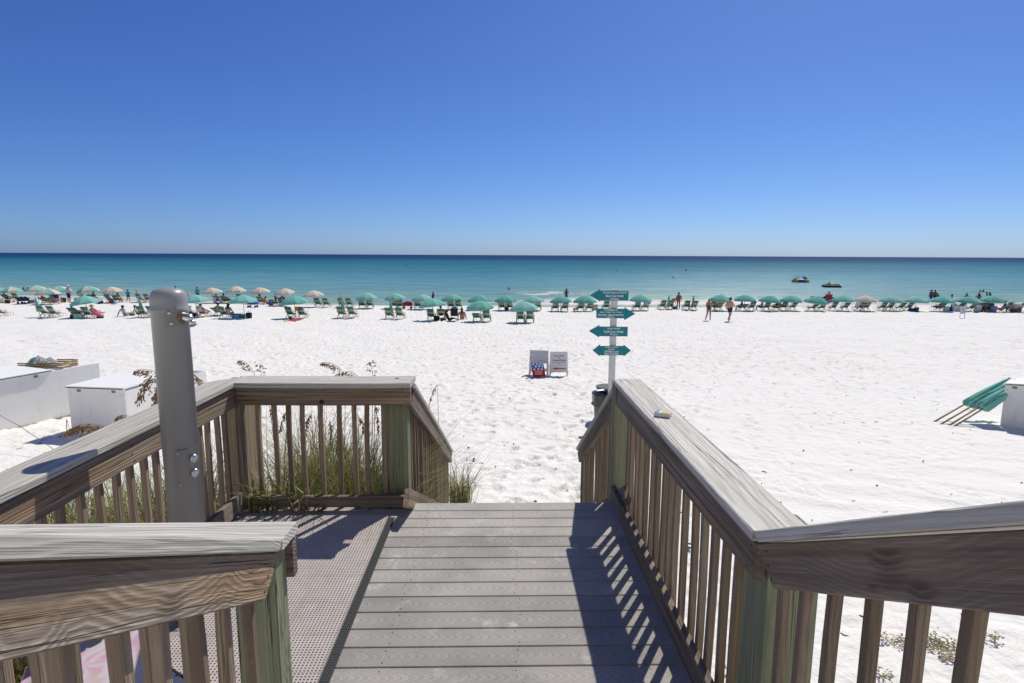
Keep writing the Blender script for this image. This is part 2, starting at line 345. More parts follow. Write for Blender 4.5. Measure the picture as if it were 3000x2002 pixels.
def beam(name, p0, p1, w, t, mat, parent=None, up=(0, 0, 1), nseg=2, c0=(0, 0), c1=(0, 0), bow=0.0, ch=0.004):
    """timber from p0 to p1: width w (local Y), thickness t (local Z); ends skewed by c0/c1; own X axis runs along the grain"""
    p0, p1 = Vector(p0), Vector(p1); L = (p1 - p0).length; ax = (p1 - p0) / L
    up = Vector(up) if Vector(up).cross(ax).length > 1e-3 else Vector((0, 1, 0)); ay = up.cross(ax).normalized(); az = ax.cross(ay)
    a, b = w / 2, t / 2
    sec = [(-a + ch, -b), (a - ch, -b), (a, -b + ch), (a, b - ch), (a - ch, b), (-a + ch, b), (-a, b - ch), (-a, -b + ch)]
    mb = MB(); ph = random.uniform(-1, 1); ph2 = random.uniform(-1, 1)
    for i in range(nseg + 1):
        u = i / nseg; k = 4 * u * (1 - u)
        for y, z in sec:
            x = L * u + (c0[0] * y + c0[1] * z) * (1 - u) + (c1[0] * y + c1[1] * z) * u
            mb.v.append((x, y + bow * ph * k, z + bow * ph2 * k))
    for i in range(nseg):
        for k in range(8): mb.f.append((i * 8 + k, i * 8 + (k + 1) % 8, (i + 1) * 8 + (k + 1) % 8, (i + 1) * 8 + k))
    mb.f.append(tuple(reversed(range(8)))); mb.f.append(tuple(nseg * 8 + k for k in range(8)))
    o = mb.build(name, mat, parent)
    m = Matrix(((ax.x, ay.x, az.x, p0.x), (ax.y, ay.y, az.y, p0.y), (ax.z, ay.z, az.z, p0.z), (0, 0, 0, 1)))
    o.matrix_world = m
    if parent:
        base = Matrix.Translation(parent.location) @ parent.rotation_euler.to_matrix().to_4x4()
        o.matrix_parent_inverse = Matrix(); o.matrix_basis = base.inverted() @ m
    return o

def lettering(txt, width, height, mat, parent, loc, rot=(math.pi / 2, 0, 0), bold=0.0, name='lettering'):
    cu = bpy.data.curves.new('t', 'FONT'); cu.body = txt; cu.align_x = 'CENTER'; cu.align_y = 'CENTER'; cu.offset = bold; cu.resolution_u = 2
    ob = bpy.data.objects.new('t', cu); COL.objects.link(ob); bpy.context.view_layer.update()
    me = bpy.data.meshes.new_from_object(ob.evaluated_get(bpy.context.evaluated_depsgraph_get())); bpy.data.objects.remove(ob)
    co = np.empty(len(me.vertices) * 3); me.vertices.foreach_get('co', co); co = co.reshape(-1, 3)
    mn, mx = co.min(0), co.max(0); co[:, :2] -= (mn[:2] + mx[:2]) / 2
    co[:, 0] *= width / (mx[0] - mn[0]); co[:, 1] *= height / (mx[1] - mn[1])
    me.vertices.foreach_set('co', co.ravel()); me.materials.clear(); me.materials.append(mat); me.update()
    return link(name, me, parent, loc, rot)
# ------------------------------------------------------------------ terrain: sand and sea
WL = -3.42
_py = np.array([-80, -20, 0, 8, 13, 22, 46, 60.0]); _pz = np.array([-0.6, -0.9, -1.55, -1.9, -2.2, -2.62, -3.12, -3.30])
_sp = [(-300, 866), (0, 868), (300, 870), (560, 884), (950, 894), (1200, 900), (1480, 897), (1600, 889), (1750, 882), (2100, 881), (2500, 888), (3000, 889), (3300, 889)]
_s = [at_z(x, y, WL) for x, y in _sp]
_sx = np.array([-400] + [p.x for p in _s] + [400]); _sy = np.array([_s[0].y + 20] + [p.y for p in _s] + [_s[-1].y + 5])
def shore(X): return np.interp(X, _sx, _sy)
_r = [at_z(x, 899, WL) for x in (1480, 1600, 1900, 2200, 2420)]
_rx = np.array([p.x for p in _r]); _ryc = np.array([p.y for p in _r])
def zsand(X, Y):
    X, Y = np.asarray(X, float), np.asarray(Y, float); s = shore(X)
    z = np.interp(Y, _py, _pz)
    Yc = np.clip((Y - 60.0) / np.maximum(s - 60.0, 0.5), 0, 1)
    z = np.where(Y > 60, -3.30 + (WL + 3.30) * Yc, z)
    z = np.where((s < 60.5) & (Y > s - 4), np.minimum(z, -3.27 + (WL + 3.27) * np.clip((Y - s + 4) / 4, 0, 1)), z)
    z = np.where(Y > s, WL - 0.045 * np.minimum(Y - s, 60), z)
    ry = np.interp(X, _rx, _ryc); amp = np.interp(X, [_rx[0] - 2, _rx[0] + 3, _rx[3], _rx[4]], [0, 1, 1, 0])
    z = z - amp * 0.17 * np.exp(-((Y - ry) / 1.5) ** 2) + amp * 0.05 * np.exp(-((Y - ry - 4.5) / 2.5) ** 2)
    # foredune added unseen behind the camera, its sunlit face bouncing light forward
    z = z + 4.6 * np.clip((-Y - 2.5) / 11.0, 0, 1) ** 1.3 * (1 - 0.55 * np.exp(-(X / 2.2) ** 2)) * (1 + 0.12 * np.sin(X * 0.23))
    # dune mound under the grass beside the landing
    z = z + 1.05 * np.exp(-(((X + 1.9) / 2.0) ** 2 + ((Y - 5.6) / 1.7) ** 2)) + 0.7 * np.exp(-(((X + 4.2) / 1.6) ** 2 + ((Y - 3.4) / 2.2) ** 2))
    return z
def ground(px, py, dz=0.0):
    d = ray(px, py); t = 20.0 / d.y; z = -2.6
    for _ in range(25):
        t = (z + dz - CAM_H) / d.z; p = CAMP + d * t; z = 0.5 * z + 0.5 * float(zsand(p.x, p.y))
    p = CAMP + d * ((z + dz - CAM_H) / d.z); p.z = float(zsand(p.x, p.y)); return p

def smooth_noise(shape, cells, seed):           # tileable value noise
    g = np.random.default_rng(seed).random((cells, cells)); n = shape
    t = np.arange(n) * cells / n; i = t.astype(int); f = t - i; f = f * f * (3 - 2 * f); j = (i + 1) % cells
    a = g[np.ix_(i, i)] * (1 - f)[None, :] + g[np.ix_(i, j)] * f[None, :]; b = g[np.ix_(j, i)] * (1 - f)[None, :] + g[np.ix_(j, j)] * f[None, :]
    return a * (1 - f)[:, None] + b * f[:, None]
TN, TS = 420, 14.0
tile_h = np.zeros((TN, TN))
for k in range(1150):                            # trodden sand: footprints with pushed-up rims
    cx, cy, an = rng.random() * TN, rng.random() * TN, rng.random() * math.pi
    L, W_, dp = rng.uniform(3.6, 5.8), rng.uniform(1.9, 2.9), rng.uniform(0.018, 0.055)
    r = 13; ii = np.arange(-r, r + 1); gx, gy = np.meshgrid(ii - (cx % 1), ii - (cy % 1))
    u = (gx * math.cos(an) + gy * math.sin(an)) / L; v = (-gx * math.sin(an) + gy * math.cos(an)) / W_
    q = np.sqrt(u * u + v * v); d = -dp * np.exp(-(q ** 4)) + 0.5 * dp * np.exp(-((q - 1.45) / 0.4) ** 2)
    ix = (int(cx) + ii) % TN; iy = (int(cy) + ii) % TN; tile_h[np.ix_(iy, ix)] += d
tile_h += 0.022 * (smooth_noise(TN, 28, 1) - 0.5) + 0.012 * (smooth_noise(TN, 60, 2) - 0.5) + 0.06 * (smooth_noise(TN, 9, 3) - 0.5)
def sample(X, Y):
    u = (X / TS * TN) % TN; v = (Y / TS * TN) % TN; i, j = u.astype(int) % TN, v.astype(int) % TN; fu, fv = u - np.floor(u), v - np.floor(v)
    i2, j2 = (i + 1) % TN, (j + 1) % TN
    return (tile_h[j, i] * (1 - fu) + tile_h[j, i2] * fu) * (1 - fv) + (tile_h[j2, i] * (1 - fu) + tile_h[j2, i2] * fu) * fv
def grow(a, b, s0, s1):                          # spacing grows from s0 to s1
    out = [a]; 
    while out[-1] < b: out.append(out[-1] + s0 + (s1 - s0) * (out[-1] - a) / (b - a))
    return out
def grid_mesh(name, xs, ys, zf, mat):
    X, Y = np.meshgrid(np.array(xs), np.array(ys)); Z = zf(X, Y); ny, nx = X.shape
    me = bpy.data.meshes.new(name); nv = nx * ny; nf = (nx - 1) * (ny - 1)
    me.vertices.add(nv); me.vertices.foreach_set('co', np.stack([X, Y, Z], -1).astype(np.float32).ravel())
    i = np.arange(nv).reshape(ny, nx); q = np.stack([i[:-1, :-1], i[:-1, 1:], i[1:, 1:], i[1:, :-1]], -1).reshape(-1, 4)
    me.loops.add(nf * 4); me.loops.foreach_set('vertex_index', q.ravel().astype(np.int32))
    me.polygons.add(nf); me.polygons.foreach_set('loop_start', np.arange(0, nf * 4, 4, dtype=np.int32)); me.polygons.foreach_set('loop_total', np.full(nf, 4, np.int32))
    me.polygons.foreach_set('use_smooth', np.ones(nf, bool)); me.update(calc_edges=True); me.materials.append(mat)
    return me, X, Y, Z
def attr(me, name, arr):
    a = me.attributes.new(name, 'FLOAT', 'POINT'); a.data.foreach_set('value', arr.astype(np.float32).ravel())

def zdetail(X, Y):
    z = zsand(X, Y); s = shore(X)
    trod = np.clip(0.5 + 0.9 * (sample(X * 0.13 + 5, Y * 0.11 + 3) * 12), 0.25, 1.0)
    # the strip beside the walkover and the far right foreground are wind-smoothed
    smooth = np.clip((X - 1.6) / 2.5, 0, 1) * np.clip((13.5 - Y) / 4, 0, 1); smoothl = np.clip((-X - 3.0) / 2, 0, 1) * np.clip((14.5 - Y) / 3, 0, 1)
    a = (1 - 0.85 * np.maximum(smooth, smoothl)) * np.clip((s - Y) / 8, 0.08, 1)
    c, sn = math.cos(0.7), math.sin(0.7)
    path = 0.25 * np.exp(-((X - 0.6 - 0.05 * Y) / 1.8) ** 2) * np.clip((Y - 7) / 3, 0, 1) * np.clip((40 - Y) / 12, 0, 1)
    calm = 0.55 * np.clip((X - 4) / 3, 0, 1) * np.clip((24 - Y) / 6, 0, 1)
    a = a * (1 + path - calm)
    d = 1.35 * sample(X, Y) + 0.42 * sample((X * c - Y * sn) * 1.27 + 3, (X * sn + Y * c) * 1.27) * trod
    rip = 0.02 * np.sin((Y * 1.0 + 0.35 * X + 6 * sample(X * 0.3, Y * 0.3) * 8) * 5.2) * np.maximum(smooth, 0)
    return z + a * d + rip
xs = [-260, -190, -140, -110] + [-x for x in reversed(grow(15, 90, 0.14, 1.2))] + list(np.arange(-14.9, 16, 0.075)) + grow(16, 90, 0.14, 1.2) + [110, 140, 190, 260]
ys = [-80, -50, -30, -20, -14] + list(np.arange(-10, 4, 0.5)) + grow(4, 30, 0.06, 0.10) + grow(30.1, 78, 0.11, 0.30) + list(np.arange(79, 140, 6))
me, X, Y, Z = grid_mesh('sand_beach', xs, ys, zdetail, M['sand'])
attr(me, 'wet', np.clip(1 - (Z - WL - 0.02) / 0.07, 0, 1) * np.clip((Y - 50) / 6, 0, 1))
tag(link('sand', me), 'white sand beach trodden with footprints down to the water', 'sand', kind='structure')

bx0, bx1 = at_z(1545, 862, WL), at_z(1640, 862, WL)
def zsea(X, Y):
    o = Y - shore(X); k = np.clip(o / 12, 0, 1) * np.clip(1 - o / 220, 0, 1)
    z = WL + k * (0.05 * np.sin(Y * 0.85 + 0.9 * np.sin(X * 0.06) + X * 0.02) + 0.04 * np.sin(Y * 0.47 - X * 0.03 + 1.3 * np.sin(X * 0.037)))
    br = np.exp(-((Y - bx0.y - 0.4 * np.sin(X * 0.4)) / 0.9) ** 2) * np.clip(1 - np.abs(X - (bx0.x + bx1.x) / 2) / 9.0, 0, 1)
    return z + 0.38 * br
xs = [-40000, -15000, -6000, -2500, -1200, -600, -300, -180, -120] + list(np.arange(-90, 96, 0.8)) + [120, 180, 300, 600, 1200, 2500, 6000, 15000, 40000]
ys = grow(52, 130, 0.32, 0.7) + grow(131, 300, 0.8, 6) + [330, 380, 450, 550, 700, 900, 1300, 2000, 3500, 7000, 15000, 30000, 60000]
me, X, Y, Z = grid_mesh('sea', xs, ys, zsea, M['sea'])
off = Y - shore(X); attr(me, 'offshore', off)
foam = np.clip(1 - np.abs(X - (bx0.x + bx1.x) / 2) / 4.5, 0, 1) * np.exp(-((Y - bx0.y + 0.6 - 0.5 * np.sin(X * 0.9)) / 0.6) ** 2) * 1.1
edge = np.exp(-((off - 0.6) / 0.6) ** 2) * 0.85 + np.exp(-((off - 5.0 - 1.5 * np.sin(X * 0.11)) / 0.45) ** 2) * np.clip(np.sin(X * 0.17 + 1), 0, 1) * 0.6
wash = np.clip(1 - np.abs(X - bx1.x * 1.1) / 9.0, 0, 1) * np.exp(-((off - 2.0) / 3.0) ** 2) * 1.2
attr(me, 'foam', np.clip(foam + edge + wash, 0, 1))
tag(link('sea', me), 'sea shading from pale green shallows to deep blue at horizon', 'sea', kind='structure')

# ------------------------------------------------------------------ walkover deck
DX0, DX1 = -2.12, 0.93
EDGES = [4.385, 4.241, 4.105, 3.963, 3.822, 3.678, 3.536, 3.395, 3.250, 3.104, 2.958, 2.813, 2.668, 2.524, 2.380, 2.236, 2.092, 1.948, 1.804]
deck = thing('deck', 'grey composite plank landing between the two wooden railings', 'deck', (0, 1.8, 0), kind='structure')
for a, b in zip(EDGES[:-1], EDGES[1:]):
    ym = (a + b) / 2
    beam('plank', (DX0, ym, -0.0135), (DX1, ym, -0.0135), a - b - 0.0075, 0.027, M['deck'], deck, nseg=2, ch=0.003)
for y in (1.86, 3.1, 4.33): beam('joist', (DX0, y, -0.12), (DX1, y, -0.12), 0.038, 0.18, M['baluster'], deck)
for x in (-2.0, -0.6, 0.85):
    for y in (2.2, 4.2): beam('post', (x, y, float(zsand(x, y)) - 0.3), (x, y, -0.21), 0.14, 0.14, M['green'], deck)

SCREW = MB().lathe([(0.0045, 0), (0.004, 0.0008), (0, 0.001)], 8).mesh('screw', plain((0.05, 0.048, 0.045), 0.5))
for a, b in zip(EDGES[:-1], EDGES[1:]):
    for x in (-0.55, 0.10, 0.72):
        for y in (a - 0.03, b + 0.03): link('screw', SCREW, deck, (x + random.uniform(-0.02, 0.02), y - 1.8, 0.0))
def stairs(label, y0, z0, sgn, n, x0, x1):
    st = thing('staircase', label, 'staircase', (0, y0, z0), kind='structure')
    run, rise = 0.325, 0.178
    for i in range(n):
        y = y0 + (i + 0.5) * run * sgn * (1 if sgn > 0 else 1); z = z0 - (i + 1) * rise * sgn if sgn > 0 else z0 + (i + 1) * rise
        for k in (-1, 1): beam('tread', (x0, y + k * 0.079, z - 0.0135), (x1, y + k * 0.079, z - 0.0135), 0.15, 0.027, M['deck'], st)
    Lr = n * run
    for x in (x0 + 0.02, x1 - 0.02):
        beam('stringer', (x, y0, z0 - 0.26), (x, y0 + Lr * sgn, z0 - 0.26 - n * rise * (1 if sgn > 0 else -1)), 0.038, 0.24, M['rail'], st)
    return st
stairs('steps leading down from the landing to the sand', 4.39, 0.0, 1, 10, -0.62, 0.88)
stairs('steps leading up from the landing past the camera', 1.80, 0.0, -1, 6, -0.70, 0.86)

# perforated drainage mat on the deck
mat_t = thing('drainage_mat', 'pinkish grey perforated drainage mat lying on the deck planks', 'mat', (-1.66, 1.81, 0))
TW, NH = 0.2745, 15
def tile_mesh():
    mb = MB(); p = TW / NH; q = 0.0092; z1, z0 = 0.014, 0.0
    for j in range(NH):
        for i in range(NH):
            x, y = i * p, j * p; hx, hy = (p - q) / 2, (p - q) / 2
            o = [(x, y), (x + p, y), (x + p, y + p), (x, y + p)]; n_ = [(x + hx, y + hy), (x + p - hx, y + hy), (x + p - hx, y + p - hy), (x + hx, y + p - hy)]
            if i in (0, NH - 1) or j in (0, NH - 1): pass
            vs = [(a, b, z1) for a, b in o] + [(a, b, z1) for a, b in n_] + [(a, b, z0) for a, b in n_]
            mb.add(vs, [(0, 1, 5, 4), (1, 2, 6, 5), (2, 3, 7, 6), (3, 0, 4, 7), (4, 5, 9, 8), (5, 6, 10, 9), (6, 7, 11, 10), (7, 4, 8, 11)])
    e = 0.001; W = TW
    mb.add([(0, 0, z0), (W, 0, z0), (W, W, z0), (0, W, z0), (0, 0, z1), (W, 0, z1), (W, W, z1), (0, W, z1)], [(0, 1, 5, 4), (1, 2, 6, 5), (2, 3, 7, 6), (3, 0, 4, 7)])
    return mb.mesh('tile', M['tile'])
tm = tile_mesh()
base = MB().box((0.412, 1.15, 0.0025), (0.83, 2.29, 0.003)).build('underlay', M['black'], mat_t)
for c in range(3):
    for r in range(8):
        if 1.81 + r * (TW + 0.002) + TW > 4.115: continue
        link('tile', tm, mat_t, (0.002 + c * (TW + 0.002), 0.11 + r * (TW + 0.002), 0.0045))
mb = MB()
for k in range(5): mb.box((0.837 + k * 0.0105, 1.20, 0.0085), (0.0062, 2.19, 0.0085))
for k in range(122): mb.box((0.858, 0.115 + k * 0.018, 0.0075), (0.046, 0.008, 0.006))
mb.build('edge_strip', plain((0.045, 0.048, 0.05), 0.55), mat_t)

# ------------------------------------------------------------------ railings
CZ = 1.016
def bal(parent, x, y, z0, z1, s=0.0325, tw=None):
    up = Vector((random.uniform(-0.08, 0.08), 1, 0)); d = 0.006
    return beam('baluster', (x + random.uniform(-d, d), y + random.uniform(-d, d), z0), (x + random.uniform(-d, d), y + random.uniform(-d, d), z1), s, s, M['baluster'], parent, up=up, nseg=4, bow=0.010, ch=0.003)

r = thing('wooden_railing', 'right landing railing with a small card pack on its cap', 'railing', (1, 1.87, 0))
beam('cap', (0.976, 4.335, CZ - 0.019), (0.976, 1.862, CZ - 0.019), 0.212, 0.038, M['cap'], r, nseg=8, c1=(0.0, 0), bow=0.004)
beam('top_rail', (0.919, 4.325, 0.885), (0.919, 1.885, 0.885), 0.038, 0.142, M['rail'], r, nseg=8, bow=0.004)
beam('bottom_rail', (0.899, 4.335, 0.092), (0.899, 1.88, 0.092), 0.038, 0.135, M['rail'], r, nseg=6, bow=0.005)
y = 4.12
while y > 2.1: bal(r, 0.960, y, -0.12, 0.95); y -= 0.132 + random.uniform(-0.006, 0.006)
beam('post', (0.962, 4.405, -2.2), (0.962, 4.405, 0.972), 0.14, 0.14, M['green'], r)
beam('post', (1.045, 1.985, -1.9), (1.045, 1.985, 0.972), 0.19, 0.19, M['green'], r, up=(0, 1, 0))

r = thing('wooden_railing', 'far railing of the landing with grass growing behind', 'railing', (-1.3, 4.3, 0))
beam('cap', (-2.05, 4.33, CZ - 0.019), (-0.655, 4.315, CZ - 0.019), 0.262, 0.038, M['cap'], r, nseg=6, c0=(0.85, 0), bow=0.004)
beam('top_rail', (-1.955, 4.262, 0.905), (-0.662, 4.255, 0.905), 0.038, 0.140, M['rail'], r, nseg=6, bow=0.003)
beam('bottom_rail', (-1.93, 4.262, 0.078), (-0.668, 4.252, 0.078), 0.038, 0.088, M['rail'], r, nseg=4, bow=0.003)
for bxp in (-1.825, -1.706, -1.595, -1.486, -1.352, -1.218, -1.10, -0.995, -0.878): bal(r, bxp, 4.303, -0.05, 0.93)
beam('post', (-0.805, 4.395, -2.2), (-0.805, 4.395, 0.976), 0.20, 0.14, M['green'], r, up=(0, 1, 0))
beam('post', (-2.045, 4.47, -2.2), (-2.045, 4.47, 0.976), 0.16, 0.23, M['tanpost'], r, up=(0, 1, 0))
beam('blocking', (-1.965, 4.315, -0.02), (-1.965, 4.315, 0.93), 0.068, 0.036, M['rail'], r, up=(0, 1, 0), nseg=3)
MB().lathe([(0.0, -0.004), (0.013, -0.003), (0.017, 0.0), (0.012, 0.006), (0.0, 0.008)], 12).build('knot', M['black'], r, True, (-1.325 + 1.3, 4.236 - 4.3, 0.862), (math.pi / 2, 0, 0))

r = thing('wooden_railing', 'left landing railing running behind the grey pole', 'railing', (-2.05, 2.0, 0))
beam('cap', (-2.047, 1.80, CZ - 0.017), (-2.047, 4.31, CZ - 0.017), 0.208, 0.038, M['cap'], r, nseg=8, c1=(-0.95, 0), bow=0.004)
beam('top_rail', (-1.985, 1.80, 0.888), (-1.985, 4.27, 0.888), 0.038, 0.142, M['rail'], r, nseg=8, bow=0.004)
beam('bottom_rail', (-1.972, 1.80, 0.088), (-1.972, 4.235, 0.088), 0.038, 0.135, M['rail'], r, nseg=6, bow=0.005)
y = 1.97
while y < 4.22: bal(r, -2.026, y, -0.14, 0.95); y += 0.124 + random.uniform(-0.008, 0.008)
beam('post', (-2.12, 1.90, -2.2), (-2.12, 1.90, 0.975), 0.14, 0.14, M['green'], r)

r = thing('wooden_railing', 'short level railing behind the near left stair railing', 'railing', (-1.4, 1.9, 0))
beam('cap', (-2.15, 1.862, CZ - 0.019), (-0.715, 1.884, CZ - 0.019), 0.138, 0.038, M['cap'], r, nseg=4, c1=(0.04, 0), bow=0.003)
beam('top_rail', (-1.96, 1.915, 0.892), (-0.722, 1.935, 0.892), 0.038, 0.14, M['rail'], r, nseg=4)
beam('bottom_rail', (-1.95, 1.915, 0.09), (-0.76, 1.915, 0.09), 0.038, 0.09, M['rail'], r, nseg=3)
for i in range(8): bal(r, -1.86 + i * 0.128, 1.872, -0.1, 0.93)
beam('post', (-0.815, 1.862, -1.9), (-0.815, 1.862, 0.974), 0.14, 0.10, M['green'], r, up=(0, 1, 0))

def stair_rail(label, xin, out, ya, za, yb, zb, bal_y, zfoot, lower, post=None, capw=0.185, railm='rail'):
    """sloping stair railing: cap inner edge at xin; out = +1 when its outside is to the right"""
    r = thing('wooden_railing', label, 'railing', (xin, ya, 0)); sl = (zb - za) / (yb - ya); d = Vector((0, yb - ya, zb - za)).normalized()
    nrm = Vector((0, -d.z, d.y)) if d.y > 0 else Vector((0, d.z, -d.y))
    tn = d.z / d.y * (1 if d.y > 0 else -1)
    A, B = Vector((0, ya, za)), Vector((0, yb, zb)); k = 1 if d.y > 0 else -1
    plumb = (0, k * 0) 
    cut = abs(sl) * (1 if (zb - za) * 1 < 0 else -1)
    def m(name, x, dn, w, t, mat, e0=0.0, e1=0.0, ns=8, bow=0.003):
        a = A - nrm * dn + Vector((x, 0, 0)) + d * e0; b = B - nrm * dn + Vector((x, 0, 0)) + d * e1
        return beam(name, a, b, w, t, mat, r, up=nrm, nseg=ns, c0=(0, cut), c1=(0, cut), bow=bow)
    m('cap', xin + out * capw / 2, 0.019, capw, 0.038, M['cap'])
    m('top_rail', xin + out * 0.036, 0.112, 0.038, 0.14, M[railm])
    m('bottom_rail', xin + out * 0.030, lower, 0.038, 0.14, M['rail'], 0.02)
    for y in bal_y:
        z = za + sl * (y - ya); bal(r, xin + out * 0.076, y, z - zfoot, z - 0.075)
    if post:
        for y in post:
            z = za + sl * (y - ya); beam('post', (xin + out * 0.13, y, z - zfoot - 1.0), (xin + out * 0.13, y, z - 0.08), 0.12, 0.12, M['green'], r, up=(0, 1, 0))
    return r
stair_rail('near left stair railing rising past the camera', -0.72, -1, 1.822, 1.014, -0.9, 1.014 + 2.722 * 0.527, [1.70 - i * 0.145 for i in range(16)], 0.95, 0.86, None, 0.05, 'rail_l')
stair_rail('near right stair railing with a large knot rising past the camera', 0.88, 1, 1.862, 1.016, -0.9, 1.016 + 2.762 * 0.553, [1.79 - i * 0.149 for i in range(16)], 1.25, 1.05, None, 0.185, 'rail_r')
stair_rail('left railing of the steps going down to the sand', -0.65, -1, 4.42, 0.965, 7.9, -0.775, [4.62 + i * 0.125 for i in range(26)], 1.0, 0.86, [7.8], 0.15)
stair_rail('right railing of the steps going down to the sand', 0.90, 1, 4.40, 0.985, 6.52, -0.272, [4.55 + i * 0.118 for i in range(17)], 1.0, 0.86, [6.42], 0.15)

# ------------------------------------------------------------------ shower pole
pole = thing('shower_pole', 'thick grey metal shower pole standing inside the left railing', 'pole', (-1.69, 3.0, 0))
pm = plain((0.27, 0.28, 0.285), 0.36, 0.5, 0.0, 0.10, 2.5)
PR = 0.086
MB().lathe([(PR, 0), (PR, 1.655), (PR + 0.003, 1.657), (PR + 0.003, 1.672), (PR, 1.676), (PR, 1.705), (PR * 0.985, 1.728), (PR * 0.93, 1.748), (PR * 0.80, 1.764), (PR * 0.55, 1.774), (PR * 0.25, 1.778), (0.0, 1.779)], 40).build('column', pm, pole, True)
def curved_plate(name, a0, a1, z0, z1, th, mat, taper=0.0):
    mb = MB(); n = 10; o = []
    for j, z in enumerate((z0, z1)):
        for rr in (PR + 0.0005, PR + th):
            for i in range(n + 1):
                k = taper * (1 - j) if taper > 0 else 0
                a = a0 + (a1 - a0) * (k + (1 - 2 * k) * i / n); mb.v.append((rr * math.cos(a), rr * math.sin(a), z))
    q = n + 1
    for i in range(n):
        mb.f += [(q + i, q + i + 1, 3 * q + i + 1, 3 * q + i), (2 * q + i, 2 * q + i + 1, 3 * q + i + 1, 3 * q + i), (i, i + 1, q + i + 1, q + i)]
    mb.f += [(0, q, 3 * q, 2 * q), (n, q + n, 3 * q + n, 2 * q + n)]
    return mb.build(name, mat, pole, True)
curved_plate('bracket_plate', R(-75), R(-15), 1.585, 1.672, 0.003, pm)
ang = R(-22)
def radial(a, rr, z): return Vector((rr * math.cos(a), rr * math.sin(a), z))
for a, z in ((R(-62), 1.655), (R(-58), 1.602)):
    MB().lathe([(0.0085, 0), (0.0085, 0.003), (0.006, 0.005), (0, 0.0055)], 10).build('bolt', M['chrome'], pole, True, radial(a, PR + 0.003, z), (0, math.pi / 2, a))
mb = MB(); mb.tube([radial(ang, PR, 1.628), radial(ang, PR + 0.012, 1.628)], 0.028, 16); mb.build('collar', plain((0.30, 0.20, 0.09), 0.45, 0.5, 0.6), pole, True)
mb = MB(); mb.tube([radial(ang, PR + 0.008, 1.628), radial(ang, PR + 0.03, 1.629), radial(ang, PR + 0.048, 1.624), radial(ang, PR + 0.060, 1.612)], [0.024, 0.024, 0.022, 0.018], 16)
mb.tube([radial(ang, PR + 0.054, 1.618), radial(ang, PR + 0.072, 1.592)], [0.016, 0.018], 14); mb.build('shower_head', M['chrome'], pole, True)
curved_plate('valve_plate', R(-78), R(2), 0.742, 0.942, 0.003, pm)
for z in (0.885, 0.805):
    MB().lathe([(0.0235, 0), (0.0235, 0.007), (0.021, 0.012), (0.012, 0.016), (0, 0.0172)], 20).build('push_button', M['chrome'], pole, True, radial(R(-24), PR + 0.003, z), (0, math.pi / 2, R(-24)))
for z in (0.927, 0.757):
    MB().lathe([(0.006, 0), (0.006, 0.002), (0, 0.0035)], 8).build('screw', M['chrome'], pole, True, radial(R(-70), PR + 0.003, z), (0, math.pi / 2, R(-70)))
MB().lathe([(PR + 0.03, 0), (PR + 0.03, 0.008), (PR, 0.012)], 24).build('base_flange', pm, pole)

NAIL = MB().lathe([(0.005, 0), (0.0045, 0.001), (0, 0.0014)], 8).mesh('nail', plain((0.035, 0.028, 0.025), 0.6))
for rl in [o for o in bpy.data.objects if o.name.startswith('wooden_railing')]:
    for b in [c for c in rl.children if c.name.startswith('top_rail')]:
        L = max(v.co.x for v in b.data.vertices); side = -1 if rl.location.x > 0.5 else 1
        if abs(b.matrix_world.col[0].y) < 0.5: side = -1
        for x in (0.04, L * 0.5, L - 0.05):
            for z in (-0.045, 0.0, 0.045):
                if random.random() < 0.75:
                    p = b.matrix_world @ Vector((x + random.uniform(-0.02, 0.02), 0, z)); n = Vector((side, 0, 0)) if abs(b.matrix_world.col[0].y) > 0.5 else Vector((0, -1, 0))
                    p += n * 0.0192; link('nail', NAIL, rl, p - rl.location, n.to_track_quat('Z', 'Y').to_euler())

# ------------------------------------------------------------------ apartment block added out of view as a sunlight reflector for shaded surfaces
bd = thing('apartment_building', 'cream beachfront apartment block standing behind the boardwalk', 'building', (0, -27, 0))
stucco = plain((0.74, 0.69, 0.62), 0.85, 0.2, 0, 0.04, 0.3); slabm = plain((0.78, 0.76, 0.72), 0.8); glassm = plain((0.10, 0.12, 0.13), 0.15, 0.5); railm = plain((0.75, 0.75, 0.74), 0.5)
MB().box((0, -6, 17.0), (92, 12, 34)).build('wall', stucco, bd)
SLAB = MB().box((0, 0, 0), (88, 1.6, 0.22)).mesh('balcony_slab', slabm); RL = MB().box((0, 0, 0), (88, 0.05, 0.07)).mesh('balcony_rail', railm); WIN = MB().box((0, 0, 0), (2.3, 0.06, 2.1)).mesh('window', glassm)
for f in range(10):
    z = 3.6 + f * 3.05; link('balcony_slab', SLAB, bd, (0, 0.8, z)); link('balcony_rail', RL, bd, (0, 1.55, z + 1.05))
    for i in range(18): link('window', WIN, bd, (-42.5 + i * 5.0, 0.031, z + 1.3))
MB().box((0, -6, 34.3), (93.2, 13.2, 0.6)).build('roof_parapet', slabm, bd)
